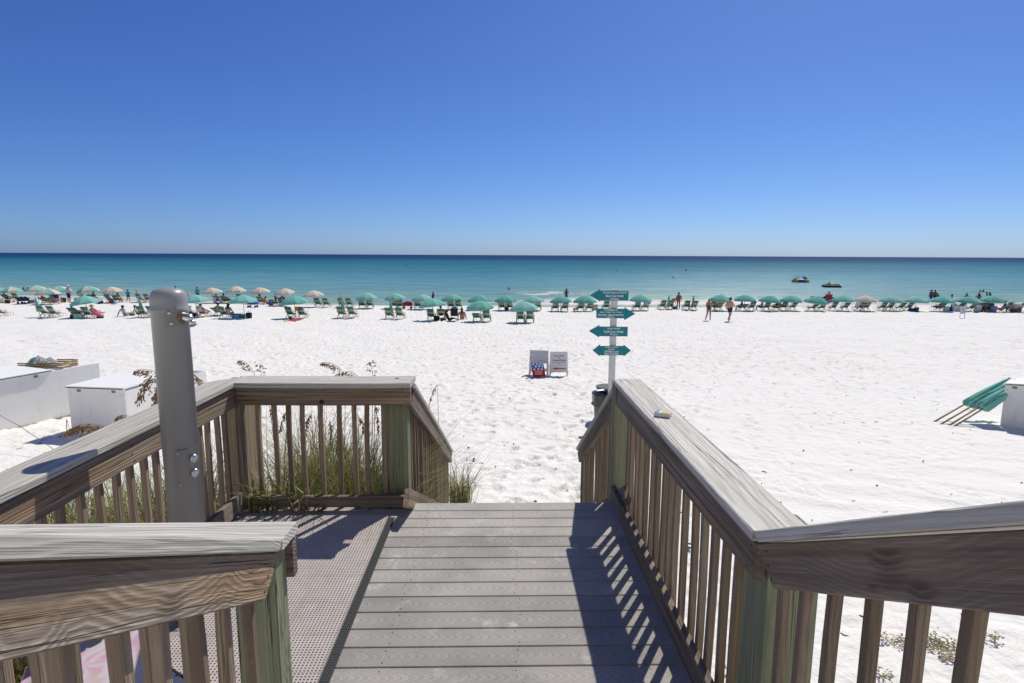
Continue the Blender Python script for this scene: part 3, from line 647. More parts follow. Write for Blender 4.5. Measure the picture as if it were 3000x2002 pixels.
# ------------------------------------------------------------------ beach umbrellas
UR = 1.08
def panel_mesh(name, mat):
    mb = MB(); na, nr = 4, 5
    def prof(u): return -0.47 * u ** 1.7 - 0.06 * u
    for j in range(nr + 1):
        u = 0.03 + 0.97 * j / nr
        for i in range(na + 1):
            a = (i / na - 0.5) * math.pi / 4; k = math.cos(math.pi / 8) / math.cos(a)      # straight hem between two ribs
            sag = 0.02 * u * (1 - (2 * i / na - 1) ** 2)
            r = UR * u * (1 + (k - 1) * u); mb.v.append((r * math.cos(a), r * math.sin(a), prof(u) - sag))
    for i in range(na + 1):
        x, y, z = mb.v[nr * (na + 1) + i]; mb.v.append((x * 1.0, y * 1.0, z - 0.075))
    for j in range(nr + 1):
        for i in range(na):
            a = j * (na + 1) + i; mb.f.append((a, a + na + 1, a + na + 2, a + 1))
    mb.mi = [0] * len(mb.f); me = mb.mesh(name, mat, True)
    return me
PANEL = {'beige': panel_mesh('panel', M['beige'])}
TPAN = [panel_mesh('panel', m) for m in TEALS]
POLE_ME = MB().tube([(0, 0, -0.3), (0, 0, 1.0)], 0.022, 6).mesh('pole', plain((0.30, 0.20, 0.13), 0.5), True)
POLE2_ME = MB().tube([(0, 0, 0.0), (0, 0, 1.0)], 0.016, 6).mesh('pole', M['polemetal'], True)
FIN_ME = MB().lathe([(0.03, 0), (0.035, 0.02), (0.02, 0.045), (0.012, 0.07), (0, 0.075)], 8).mesh('finial', M['polemetal'], True)
RIB_ME = MB().tube([(0.02, 0, -0.02), (0.5, 0, -0.20), (1.0, 0, -0.53)], 0.006, 4).mesh('rib', M['polemetal'])
ORD = ['first', 'second', 'third', 'fourth', 'fifth', 'sixth', 'seventh', 'eighth', 'ninth', 'tenth', 'eleventh', 'twelfth']
UMB = {}
def umbrella(key, ax, ay, gy, kind, phrase, tilt=None):
    g = ground(ax, gy); Y = g.y
    h = max(1.35, min(2.05, at_Y(ax, ay, Y).z - g.z))
    X = px_to_x(ax, Y, g.z + h); tl = R(5 + random.uniform(-1.5, 1.5)) if tilt is None else R(tilt)
    X += math.sin(tl) * h * 0.35
    z = float(zsand(X, Y)); look = 'beige canvas' if kind == 'beige' else 'teal canvas' if kind == 'teal' else 'teal and beige'
    lab = 'open ' + phrase if ('beige' in phrase or 'teal' in phrase) else phrase
    u = thing('beach_umbrella', lab, 'umbrella', (X, Y, z), 0, 'open beach umbrellas'); u.rotation_euler = (R(random.uniform(-1, 5)), -tl * 0.9 + R(random.uniform(-2, 2)), 0)
    rz = random.uniform(0, math.pi / 4)
    PANEL['teal'] = random.choice(TPAN); sz = random.uniform(0.95, 1.05)
    for i in range(8):
        col = kind if kind != 'striped' else ('teal' if i % 2 else 'beige')
        link('panel', PANEL[col], u, (0, 0, h), (0, 0, rz + i * math.pi / 4)).scale = (sz, sz, sz * random.uniform(0.97, 1.03))
    for i in range(8): link('rib', RIB_ME, u, (0, 0, h - 0.012), (0, 0, rz + (i + 0.5) * math.pi / 4))
    p = link('pole', POLE_ME, u); p.scale = (1, 1, h - 0.02); link('finial', FIN_ME, u, (0, 0, h - 0.012))
    UMB[key] = phrase; return u
UD = [('U1', -8, 841, 884, 'striped'), ('U2', 34, 840, 885, 'striped'), ('U3', 107, 837, 888, 'striped'), ('U4', 140, 845, 893, 'striped'), ('U5', 176, 838, 885, 'striped'), ('U6', 258, 838, 885, 'striped'),
      ('U7', 329, 840, 887, 'beige'), ('U8', 253, 866, 931, 'teal'), ('U9', 573, 863, 931, 'teal'),
      ('U10', 622, 843, 889, 'beige'), ('U11', 692, 839, 888, 'beige'), ('U12', 763, 842, 890, 'beige'), ('U14', 837, 845, 896, 'beige'), ('U16', 919, 851, 900, 'beige'),
      ('U13', 711, 864, 932, 'teal'), ('U15', 862, 866, 933, 'teal'), ('U20', 1269, 874, 940, 'teal'), ('U23', 1407, 880, 942, 'teal'), ('U26', 1537, 883, 945, 'teal'),
      ('U17', 1076, 858, 904, 'teal'), ('U18', 1159, 859, 905, 'teal'), ('U19', 1236, 862, 906, 'teal'), ('U21', 1324, 862, 907, 'teal'), ('U22', 1404, 863, 909, 'teal'), ('U24', 1481, 865, 910, 'teal'), ('U25', 1562, 867, 910, 'teal'), ('U27', 1644, 867, 912, 'teal'), ('U28', 1714, 866, 912, 'teal'),
      ('U30', 1876, 863, 910, 'teal'), ('U31', 2111, 863, 910, 'teal'), ('U32', 2183, 864, 911, 'teal'), ('U33', 2255, 866, 912, 'teal'), ('U34', 2319, 866, 911, 'teal'), ('U35', 2390, 868, 912, 'teal'), ('U36', 2471, 866, 911, 'teal'), ('U37', 2536, 866, 911, 'beige'),
      ('U38', 2611, 867, 911, 'teal'), ('U39', 2684, 868, 912, 'teal'), ('U40', 2759, 868, 913, 'teal'), ('U41', 2833, 869, 913, 'teal'), ('U42', 2910, 866, 914, 'teal')]
cnt = {}
for key, ax, ay, gy, kind in UD:
    if kind == 'striped': fam = 'striped umbrella from the left frame edge'
    elif key == 'U7': fam = None; ph = 'beige umbrella left of the grey pole'
    elif key == 'U8': fam = None; ph = 'teal umbrella left of the grey pole'
    elif key == 'U37': fam = None; ph = 'lone beige umbrella right of the signpost'
    elif kind == 'beige': fam = 'beige umbrella right of the grey pole'
    elif gy > 925: fam = 'front-row teal umbrella right of the grey pole'
    elif ax < 1790: fam = 'back-row teal umbrella right of the grey pole'
    else: fam = 'teal umbrella right of the signpost'
    if fam:
        k = cnt.get(fam, 0); cnt[fam] = k + 1; ph = ORD[k] + ' ' + fam
    tilt = None if ax < 1580 else (2.5 if ax < 1900 else -1.5)
    umbrella(key, ax, ay, gy, kind, ph, tilt)

def closed_mesh(col, seed):
    rr = random.Random(seed); ph = [rr.uniform(0, 6) for _ in range(3)]
    fn = lambda th, z: 1 + 0.20 * math.cos(8 * th + ph[0] + 1.5 * z) + 0.12 * math.cos(5 * th + ph[1] - 2 * z)
    return MB().lathe([(0.085, 0.0), (0.135, 0.03), (0.13, 0.2), (0.115, 0.45), (0.09, 0.75), (0.065, 1.0), (0.04, 1.18), (0.018, 1.25), (0, 1.26)], 24, fn=fn).mesh('furled_canopy', M[col], True)
CL = {('teal', s): closed_mesh('teal', s) for s in (1, 2)}; CL[('beige', 1)] = closed_mesh('beige', 5)
def closed_umbrella(label, tx, ty, gx, gy, col, seed=1):
    g = ground(gx, gy); h = at_Y(tx, ty, g.y).z - g.z; X = px_to_x(tx, g.y, g.z + h)
    d = Vector((X - g.x, 0.02, h)); L = d.length
    u = thing('furled_umbrella', label, 'umbrella', g, 0, 'furled beach umbrellas'); u.rotation_euler = d.to_track_quat('Z', 'Y').to_euler()
    c = link('furled_canopy', CL[(col, seed)], u, (0, 0, L * 0.28)); s = L * 0.72 / 1.26; c.scale = (1, 1, s)
    p = link('pole', POLE_ME, u); p.scale = (1, 1, L * 0.5); f = link('finial', FIN_ME, u, (0, 0, L - 0.03))
    return u
closed_umbrella('furled teal umbrella leaning against left pair of chairs', 102, 872, 119, 929, 'teal')
closed_umbrella('furled beige umbrella behind chairs left of the grey pole', 398, 843, 407, 886, 'beige')
closed_umbrella('furled teal umbrella beside chairs left of the grey pole', 405, 872, 423, 930, 'teal', 2)
closed_umbrella('furled beige umbrella just right of the grey pole', 547, 845, 556, 886, 'beige')
closed_umbrella('furled beige umbrella behind chairs of the back row', 997, 856, 1001, 901, 'beige')
closed_umbrella('furled teal umbrella beside front-row chairs below the furled beige one', 1000, 874, 1008, 932, 'teal', 2)
closed_umbrella('furled teal umbrella beside front-row chairs before a yellow towel', 1143, 875, 1149, 936, 'teal')
closed_umbrella('furled teal umbrella left of the standing woman', 1960, 864, 1958, 908, 'teal', 2)
closed_umbrella('furled teal umbrella right of the standing woman', 2033, 866, 2028, 909, 'teal')

# ------------------------------------------------------------------ sling chairs
def chair_parts(rec):
    """rec: 0 upright .. 1 reclined; chair faces +Y"""
    top = Vector((0, -0.40 - 0.22 * rec, 0.96 - 0.24 * rec)); seat = Vector((0, 0.16, 0.27)); knee = Vector((0, 0.50, 0.37)); hw = 0.285
    P = {}
    mb = MB()
    for s in (-1, 1): mb.tube([top + Vector((s * hw, 0, 0)), (top + seat) / 2 + Vector((s * hw, -0.01, 0)), seat + Vector((s * hw, 0.05, -0.06)), Vector((s * hw, 0.36, 0.02))], 0.019, 5)
    mb.tube([top + Vector((-hw, 0, 0)), top + Vector((hw, 0, 0))], 0.016, 5)
    P['back_frame'] = mb.mesh('back_frame', M['chairwood'])
    mb = MB()
    for s in (-1, 1): mb.tube([Vector((s * (hw - 0.03), -0.34, 0.0)), Vector((s * (hw - 0.03), 0.02, 0.24)), knee + Vector((s * (hw - 0.03), 0, 0))], 0.018, 5)
    mb.tube([(-hw, -0.30, 0.04), (hw, -0.30, 0.04)], 0.014, 4); mb.tube([knee + Vector((-hw, 0, 0)), knee + Vector((hw, 0, 0))], 0.014, 4)
    P['seat_frame'] = mb.mesh('seat_frame', M['chairwood'])
    for s, nm in ((-1, 'a'), (1, 'b')):
        mb = MB(); x = s * (hw + 0.035)
        mb.box((x, 0.10, 0.535), (0.055, 0.56, 0.022), Matrix.Rotation(R(4), 3, 'X')); P['arm' + nm] = mb.mesh('armrest', M['chairwood'])
        mb = MB(); mb.tube([(x, 0.26, 0.53), (x, 0.02, 0.02)], 0.015, 4); mb.tube([(x, 0.20, 0.53), (x, 0.44, 0.02)], 0.015, 4); P['leg' + nm] = mb.mesh('leg', M['chairwood'])
    mb = MB()
    for s in (-1, 1):
        mb.tube([(s * 0.22, 0.46, 0.33), (s * 0.22, 1.02, 0.27)], 0.013, 4); mb.tube([(s * 0.22, 1.0, 0.27), (s * 0.22, 1.05, 0.02)], 0.012, 4); mb.tube([(s * 0.22, 0.72, 0.30), (s * 0.22, 0.77, 0.02)], 0.012, 4)
    for k in range(5): mb.box((0, 0.56 + 0.11 * k, 0.322 - 0.012 * k), (0.47, 0.05, 0.012))
    P['foot'] = mb.mesh('footrest', M['chairwood'])
    def strip(u0, u1, mat, nm):
        pts = []
        n = 5
        for i in range(n + 1):
            u = u0 + (u1 - u0) * i / n; p = top.lerp(seat, u / 0.72) if u < 0.72 else seat.lerp(knee, (u - 0.72) / 0.28)
            sg = 0.045 * math.sin(math.pi * min(u / 0.72, 1)); pts.append(p + Vector((0, -sg * 0.85, -sg * 0.5)))
        mb = MB()
        for p in pts: mb.v += [(-hw * 0.86, p.y, p.z), (hw * 0.86, p.y, p.z), (-hw * 0.86, p.y + 0.008, p.z + 0.004), (hw * 0.86, p.y + 0.008, p.z + 0.004)]
        for i in range(n): 
            a = 4 * i; mb.f += [(a, a + 1, a + 5, a + 4), (a + 2, a + 6, a + 7, a + 3), (a, a + 4, a + 6, a + 2), (a + 1, a + 3, a + 7, a + 5)]
        mb.mi = [0] * len(mb.f); return mb.mesh(nm, mat, True)
    P['s1'] = strip(0.0, 0.235, M['sling'], 'sling'); P['bd'] = strip(0.235, 0.40, M['band'], 'sling_band'); P['s2'] = strip(0.40, 1.0, M['sling'], 'sling')
    return P
CP = [chair_parts(0.0), chair_parts(0.45), chair_parts(1.0)]
CHAIRS = {}
def chair(px, fy, label, hd=4.0, rec=0, dy=0.0, foot=True):
    g = ground(px, fy); c = thing('beach_chair', label, 'chair', (g.x, g.y + 0.34, float(zsand(g.x, g.y + 0.34)) - 0.01), R(-hd + random.uniform(-5, 5)), 'sling beach chairs'); P = CP[rec]
    for k, nm in (('back_frame', 'back_frame'), ('seat_frame', 'seat_frame'), ('arma', 'armrest'), ('armb', 'armrest'), ('lega', 'leg'), ('legb', 'leg'), ('s1', 'sling'), ('bd', 'sling_band'), ('s2', 'sling')) + ((('foot', 'footrest'),) if foot else ()):
        link(nm, P[k], c)
    return c
CD = [('U2', 13, 885, 1), ('U2', 43, 885, 0), ('U4', 125, 892, 2), ('U4', 150, 893, 2), ('U6', 238, 885, 0), ('U6', 266, 886, 1), ('U7', 316, 888, 1), ('U7', 338, 888, 1), ('U8', 211, 933, 1), ('U8', 249, 935, 0),
      ('U9', 553, 932, 1), ('U9', 588, 931, 1), ('U10', 634, 890, 1), ('U10', 656, 890, 1), ('U11', 700, 886, 0), ('U12', 761, 892, 1), ('U14', 800, 898, 2), ('U14', 823, 896, 1), ('U13', 633, 926, 2), ('U13', 650, 934, 0),
      ('U15', 846, 934, 0), ('U15', 881, 935, 0), ('U16', 929, 901, 0), ('U16', 953, 902, 0), ('U17', 1058, 905, 0), ('U17', 1081, 905, 0), ('U18', 1153, 906, 0), ('U18', 1170, 906, 0), ('U19', 1222, 907, 0),
      ('U20', 1262, 941, 0), ('U20', 1291, 936, 1), ('U21', 1320, 908, 0), ('U21', 1342, 908, 0), ('U23', 1397, 944, 2), ('U23', 1425, 945, 0), ('U24', 1470, 911, 0), ('U24', 1493, 911, 0), ('U25', 1576, 911, 0),
      ('U26', 1525, 948, 0), ('U26', 1553, 948, 0), ('U27', 1628, 914, 0), ('U27', 1656, 914, 0), ('U28', 1703, 914, 0), ('U28', 1729, 914, 1), ('U30', 1868, 911, 0), ('U30', 1893, 911, 1),
      ('U31', 2090, 911, 0), ('U31', 2109, 911, 1), ('U32', 2180, 912, 2), ('U32', 2206, 912, 0), ('U33', 2250, 912, 0), ('U33', 2281, 912, 2), ('U34', 2301, 911, 0), ('U34', 2327, 911, 1), ('U35', 2385, 913, 2), ('U35', 2414, 913, 0),
      ('U36', 2447, 912, 0), ('U36', 2481, 912, 1), ('U37', 2527, 912, 0), ('U37', 2543, 912, 0), ('U38', 2592, 912, 0), ('U38', 2614, 912, 0), ('U39', 2644, 912, 1), ('U39', 2670, 912, 0), ('U40', 2762, 913, 1), ('U41', 2822, 914, 0), ('U41', 2854, 914, 0), ('U42', 2894, 914, 1), ('U42', 2958, 915, 0)]
byu = {}
for k, x, y, rc in CD: byu.setdefault(k, []).append((x, y, rc))
for k, lst in byu.items():
    for i, (x, y, rc) in enumerate(lst):
        side = '' if len(lst) == 1 else ('left ' if i == 0 else 'right ')
        CHAIRS[(k, i)] = chair(x, y, (side + 'sling chair under the ' + UMB[k]) if len(lst) > 1 else 'only visible sling chair under the ' + UMB[k], 4 if x < 1600 else -3, rc)
for x, y, lab in ((-12, 930, 'chair whose footrest pokes in at the left frame edge'), (-14, 890, 'rear chair cut off by the left frame edge'), (120, 931, 'left sling chair behind the leaning furled teal umbrella'), (147, 932, 'right sling chair behind the leaning furled teal umbrella'),
                  (405, 887, 'rear left chair by the furled beige umbrella near grey pole'), (428, 887, 'rear right chair by the furled beige umbrella near grey pole'), (410, 932, 'front left chair by the furled teal umbrella near grey pole'), (440, 932, 'front chair half hidden behind the grey pole'),
                  (998, 902, 'rear left chair beside the second pair of furled umbrellas'), (1021, 902, 'rear right chair beside the second pair of furled umbrellas'), (997, 933, 'front left chair beside the second pair of furled umbrellas'), (1028, 933, 'front right chair beside the second pair of furled umbrellas'),
                  (1138, 937, 'front left chair behind furled teal umbrella near red wagon'), (1169, 937, 'front right chair behind furled teal umbrella near red wagon'), (1777, 911, 'sling chair showing left of the signpost'), (1800, 911, 'sling chair mostly hidden behind the signpost'),
                  (1943, 908, 'left chair by the furled umbrella left of standing woman'), (1966, 908, 'right chair by the furled umbrella left of standing woman'), (2014, 909, 'left chair by the furled umbrella right of standing woman'), (2036, 910, 'right chair by the furled umbrella right of standing woman'), (2996, 917, 'sling chair cut off by the right frame edge')):
    chair(x, y, lab, 4 if x < 1600 else -3, 0)
# ------------------------------------------------------------------ people
def pose(kind):
    """joints of a 1.72 m figure facing +Y; origin under the pelvis on the ground"""
    J = dict(pel=(0, 0, .93), wai=(0, 0.01, 1.10), che=(0, 0, 1.30), nec=(0, -.005, 1.47), hb=(0, .015, 1.55), hm=(0, .03, 1.62), ht=(0, .02, 1.70), nose=(0, .125, 1.60))
    for s, n in ((-1, 'l'), (1, 'r')):
        J.update({'sh' + n: (s * .185, -.01, 1.40), 'el' + n: (s * .25, -.04, 1.13), 'wr' + n: (s * .265, .05, .90), 'pa' + n: (s * .265, .08, .83), 'hi' + n: (s * .095, 0, .90), 'kn' + n: (s * .105, .03, .50), 'an' + n: (s * .105, -.03, .085), 'to' + n: (s * .12, .14, .035)})
    def setj(**k): J.update(k)
    if kind == 'walk':
        setj(knl=(-.10, .20, .53), anl=(-.10, .22, .10), tol=(-.11, .39, .05), knr=(.10, -.04, .50), anr=(.11, -.34, .22), tor=(.12, -.25, .06), ell=(-.25, -.16, 1.16), wrl=(-.25, -.05, .94), pal=(-.25, -.01, .88), elr=(.26, .10, 1.15), wrr=(.26, .30, 1.02), par=(.26, .37, 1.0))
    if kind == 'walk_carry':
        setj(knl=(-.10, -.02, .51), anl=(-.13, -.30, .14), tol=(-.14, -.20, .04), knr=(.10, .10, .51), anr=(.11, .06, .085), tor=(.12, .23, .035), elr=(.25, .05, 1.12), wrr=(.16, .28, 1.10), par=(.10, .33, 1.12), ell=(-.25, .05, 1.12), wrl=(-.14, .28, 1.08), pal=(-.08, .33, 1.09))
    if kind == 'bend':
        setj(wai=(0, .10, 1.06), che=(0, .30, 1.10), nec=(0, .46, 1.12), hb=(0, .54, 1.10), hm=(0, .60, 1.08), ht=(0, .67, 1.07), nose=(0, .60, .98), shl=(-.18, .40, 1.12), shr=(.18, .40, 1.12), ell=(-.22, .48, .86), elr=(.22, .48, .86), wrl=(-.18, .55, .62), wrr=(.18, .55, .62), pal=(-.17, .56, .55), par=(.17, .56, .55))
    if kind == 'recline':      # sits in a sling chair, origin = chair origin
        setj(pel=(0, .12, .36), wai=(0, -.02, .50), che=(0, -.14, .68), nec=(0, -.24, .84), hb=(0, -.26, .92), hm=(0, -.25, .99), ht=(0, -.27, 1.07), nose=(0, -.15, .98))
        for s, n in ((-1, 'l'), (1, 'r')):
            setj(**{'sh' + n: (s * .185, -.20, .77), 'el' + n: (s * .27, -.05, .60), 'wr' + n: (s * .27, .17, .60), 'pa' + n: (s * .27, .24, .60), 'hi' + n: (s * .095, .14, .34), 'kn' + n: (s * .11, .50, .47), 'an' + n: (s * .12, .88, .37), 'to' + n: (s * .13, .98, .48)})
    if kind == 'sit_edge':     # sits upright with feet on the sand
        setj(pel=(0, .10, .38), wai=(0, .08, .54), che=(0, .08, .74), nec=(0, .12, .91), hb=(0, .15, .99), hm=(0, .17, 1.06), ht=(0, .16, 1.14), nose=(0, .27, 1.03))
        for s, n in ((-1, 'l'), (1, 'r')):
            setj(**{'sh' + n: (s * .185, .10, .84), 'el' + n: (s * .25, .18, .60), 'wr' + n: (s * .20, .40, .52), 'pa' + n: (s * .18, .46, .50), 'hi' + n: (s * .10, .14, .36), 'kn' + n: (s * .14, .55, .46), 'an' + n: (s * .14, .58, .085), 'to' + n: (s * .15, .74, .035)})
    if kind == 'sit_ground':   # legs ahead, leaning back on the arms
        setj(pel=(0, 0, .13), wai=(0, -.05, .28), che=(0, -.12, .47), nec=(0, -.15, .64), hb=(0, -.14, .72), hm=(0, -.13, .79), ht=(0, -.14, .87), nose=(0, -.03, .77))
        for s, n in ((-1, 'l'), (1, 'r')):
            setj(**{'sh' + n: (s * .19, -.15, .57), 'el' + n: (s * .30, -.26, .32), 'wr' + n: (s * .34, -.34, .07), 'pa' + n: (s * .35, -.38, .03), 'hi' + n: (s * .10, .03, .12), 'kn' + n: (s * .13, .42, .24), 'an' + n: (s * .13, .80, .07), 'to' + n: (s * .14, .86, .17)})
    if kind == 'wade':
        setj(ell=(-.30, .06, 1.18), wrl=(-.24, .26, 1.10), pal=(-.22, .32, 1.11), elr=(.30, .04, 1.16), wrr=(.34, .22, 1.06), par=(.36, .28, 1.05))
    return J
RAD = dict(pel=.135, wai=.115, che=.135, nec=.052, hb=.070, hm=.092, ht=.062, nose=.012, sh=.062, el=.043, wr=.030, pa=.036, hi=.088, kn=.058, an=.038, to=.034)
LINKS = [('pel', 'wai'), ('wai', 'che'), ('che', 'nec'), ('nec', 'hb'), ('hb', 'hm'), ('hm', 'ht'), ('hm', 'nose')]
for n in 'lr': LINKS += [('che', 'sh' + n), ('sh' + n, 'el' + n), ('el' + n, 'wr' + n), ('wr' + n, 'pa' + n), ('pel', 'hi' + n), ('hi' + n, 'kn' + n), ('kn' + n, 'an' + n), ('an' + n, 'to' + n)]
REG = {'wai': 'torso', 'che': 'torso', 'nec': 'neck', 'hb': 'head', 'hm': 'head', 'ht': 'head', 'nose': 'head', 'sh': 'shoulder', 'el': 'uparm', 'wr': 'forearm', 'pa': 'hand', 'hi': 'hips', 'kn': 'thigh', 'an': 'shin', 'to': 'foot'}
def hand_fingers(J, n):
    w, p = Vector(J['wr' + n]), Vector(J['pa' + n]); d = (p - w).normalized(); s = -1 if n == 'l' else 1
    side = d.cross(Vector((s, 0, 0.05))).normalized(); curl = side.cross(d).normalized() * (-s)
    out = []
    for i, L in enumerate((.070, .080, .075, .060)):
        b = p + side * (i - 1.5) * .018 + d * .012; m = b + d * L * .55; e = m + (d * .7 - curl * .5).normalized() * L * .5
        out.append((b, m, e, .0085))
    b = w.lerp(p, .55) + side * .030; out.append((b, b + side * .028 + d * .02, b + side * .036 + d * .055, .0095)); return out
_pose = {}
def pose_mesh(kind, fat=1.0):
    key = (kind, fat)
    if key in _pose: return _pose[key]
    J = pose(kind); names = list(J); me = bpy.data.meshes.new('p'); me.from_pydata([J[n] for n in names], [(names.index(a), names.index(b)) for a, b in LINKS], [])
    ob = bpy.data.objects.new('p', me); COL.objects.link(ob); ob.modifiers.new('s', 'SKIN'); sb = ob.modifiers.new('u', 'SUBSURF'); sb.levels = 2; sb.render_levels = 2
    for i, n in enumerate(names):
        b = n if n in RAD else n[:-1]; r = RAD[b] * (fat if b in ('pel', 'wai', 'che', 'hi') else 1.0); r *= 1.18; wide = 1.28 if b in ('che', 'wai', 'pel') else 1.0
        me.skin_vertices[0].data[i].radius = (r * wide, r * (0.88 if wide > 1 else 1)) if kind not in ('bend',) else (r, r); me.skin_vertices[0].data[i].use_root = (n == 'pel')
    bpy.context.view_layer.update()
    m2 = bpy.data.meshes.new_from_object(ob.evaluated_get(bpy.context.evaluated_depsgraph_get())); bpy.data.objects.remove(ob)
    V = [v.co.copy() for v in m2.vertices]; F = [tuple(p.vertices) for p in m2.polygons]
    segs = [(REG.get(b) or REG.get(b[:-1]), Vector(J[a]), Vector(J[b])) for a, b in LINKS]; segs.append(('hips', Vector(J['pel']), Vector(J['pel']).lerp(Vector(J['wai']), .3)))
    reg = []
    for f in F:
        c = sum((V[i] for i in f), Vector()) / len(f); best, bd = None, 9
        for nm, a, b in segs:
            ab = b - a; t = max(0, min(1, (c - a).dot(ab) / ab.length_squared)); d = (c - a - ab * t).length
            if d < bd: bd, best = d, nm
        reg.append(best)
    bpy.data.meshes.remove(m2); _pose[key] = (V, F, reg, J); return _pose[key]
SK = {'light': (0.52, 0.31, 0.22), 'tan': (0.40, 0.22, 0.145), 'brown': (0.22, 0.115, 0.07), 'dark': (0.10, 0.055, 0.038)}
HAIR = {'brown': (0.07, 0.04, 0.022), 'black': (0.012, 0.01, 0.01), 'blond': (0.30, 0.20, 0.09), 'grey': (0.32, 0.30, 0.29)}
def person(label, loc, kind, skin='tan', hair='brown', top=None, bottom=(0.03, 0.04, 0.10), hd=0.0, scale=1.0, sink=0.0, fat=1.0, sleeves=True, longhair=False, hat=None, hem=None, one=False):
    V, F, reg, J = pose_mesh(kind, fat); s = plain(SK[skin], 0.55)
    tp = plain(top, 0.8) if top else s; bt = plain(bottom, 0.8); hm = plain(hem, 0.8) if hem else bt
    mats = [s, tp, bt, hm]; mi = []
    for i, r in enumerate(reg):
        k = 0
        if r == 'torso': k = 1 if (top and (sleeves or one or V[F[i][0]].z < J['che'][2] + .1)) else 0
        elif r in ('shoulder', 'uparm') and top and sleeves: k = 1
        elif r == 'hips': k = 2
        elif r == 'thigh' and not one:
            kn = (V[F[i][0]] - Vector(J['knl'])).length; kn2 = (V[F[i][0]] - Vector(J['knr'])).length; k = (3 if min(kn, kn2) < .17 else 2) if min(kn, kn2) > .06 else 0
        if one and r == 'hips': k = 1
        mi.append(k)
    mb = MB(); mb.add(V, F); mb.mi = mi
    for n in 'lr':
        for b, m, e, r in hand_fingers(J, n): mb.tube([b, m, e], [r, r, r * .8], 5); 
    mb.mi = mb.mi[:len(F)] + [0] * (len(mb.f) - len(F))
    p = mb.build('person', mats, None, True, (loc[0], loc[1], loc[2] - sink), (0, 0, R(-hd))); p.scale = (scale,) * 3
    tag(p, label, 'person', 'people on the beach')
    c, hb = Vector(J['hm']), Vector(J['hb']); up = (Vector(J['ht']) - hb).normalized(); fwd = (Vector(J['nose']) - c); fwd = (fwd - up * fwd.dot(up)).normalized(); sd = fwd.cross(up)
    rot = Matrix((sd, fwd, up)).transposed()
    hmat = plain(HAIR[hair], 0.6); hm_ = MB()
    for j in range(6):
        th = math.pi * 0.62 * j / 5
        for i in range(10):
            a = 2 * math.pi * i / 10; back = 1.0 if math.sin(a) < 0.3 else (0.72 if j > 2 else 1)
            t2 = th * (1.15 if math.sin(a) < 0 else 0.85); rr = .118
            q = Vector((rr * .92 * math.sin(t2) * math.cos(a), rr * 1.05 * math.sin(t2) * math.sin(a) - .008, rr * 1.12 * math.cos(t2) + .012)); hm_.v.append(tuple(c + rot @ q))
    for j in range(5):
        for i in range(10): hm_.f.append((j * 10 + i, j * 10 + (i + 1) % 10, (j + 1) * 10 + (i + 1) % 10, (j + 1) * 10 + i))
    if longhair: hm_.tube([c + rot @ Vector((0, -.06, .04)), c + rot @ Vector((0, -.10, -.10)), c + rot @ Vector((0, -.10, -.26)), c + rot @ Vector((0, -.09, -.36))], [.09, .10, .085, .03], 8)
    hm_.mi = [0] * len(hm_.f); hm_.build('hair', hmat, p, True)
    ey = MB()
    for sx in (-1, 1):
        for k in range(2): ey.box(c + rot @ Vector((sx * .036, .098, .012)), (.024, .012, .012))
    ey.box(c + rot @ Vector((0, .100, -.055)), (.045, .010, .010)); ey.mi = [0] * len(ey.f); ey.build('face_features', plain((0.06, 0.025, 0.02), 0.5), p)
    if hat:
        hb_ = MB().lathe([(.125, 0), (.128, .03), (.115, .08), (.06, .115), (0, .12)], 12)
        if hat[0] == 'brim': hb_.lathe([(.12, .0), (.25, -.012), (.25, -.004), (.12, .012)], 14)
        else: hb_.box((0, .17, .01), (.16, .14, .012))
        h = hb_.build('hat', plain(hat[1], 0.8), p, True); h.matrix_basis = Matrix.Translation(c + up * .045) @ rot.to_4x4()
    return p
def stand(label, px, py, kind, **k):
    g = ground(px, py); return person(label, g, kind, **k)
def swim(label, px, py, sink, kind='wade', **k):
    g = at_z(px, py, WL); return person(label, (g.x, g.y, WL), kind, sink=sink, **k)
def seated(label, ck, kind='recline', dx=0, dy=0, dz=0, **k):
    c = CHAIRS[ck]; o = Matrix.Rotation(c.rotation_euler.z, 3, 'Z') @ Vector((dx, dy, dz)); k.setdefault('hd', -math.degrees(c.rotation_euler.z)); return person(label, c.location + o, kind, **k)

stand('shirtless man in black and grey board shorts walking right', 2136, 942, 'walk', skin='light', hair='brown', bottom=(0.03, 0.032, 0.036), hem=(0.36, 0.36, 0.40), hd=52, scale=1.07, fat=1.22)
stand('woman in a dark one-piece swimsuit walking behind the shirtless man', 2075, 939, 'walk_carry', skin='tan', hair='blond', top=(0.05, 0.065, 0.065), bottom=(0.05, 0.065, 0.065), hd=38, scale=0.99, sleeves=False, one=True, longhair=True)
stand('man in a pale patterned shirt and navy shorts with white cap', 203, 887, 'stand', skin='light', hair='grey', top=(0.55, 0.57, 0.62), bottom=(0.03, 0.035, 0.10), hd=10, scale=1.06, fat=1.2, hat=('cap', (0.8, 0.8, 0.8)))
stand('boy in a bright blue shirt and grey shorts under the beige umbrella edge', 377, 886, 'walk_carry', skin='light', top=(0.03, 0.30, 0.55), bottom=(0.03, 0.03, 0.035), hem=(0.30, 0.30, 0.32), hd=-15, scale=0.80)
stand('person in a light blue shirt standing right of the grey pole', 580, 882, 'stand', skin='light', hair='brown', top=(0.08, 0.38, 0.52), hd=180, scale=0.95)
stand('woman in red bikini bottoms standing beside the furled umbrella', 1987, 906, 'stand', skin='brown', hair='black', bottom=(0.36, 0.07, 0.08), one=False, hd=5, scale=0.95)
stand('person bending over behind the chair left of the standing woman', 1969, 903, 'bend', skin='brown', hair='black', bottom=(0.30, 0.30, 0.10), hd=75, scale=0.85)
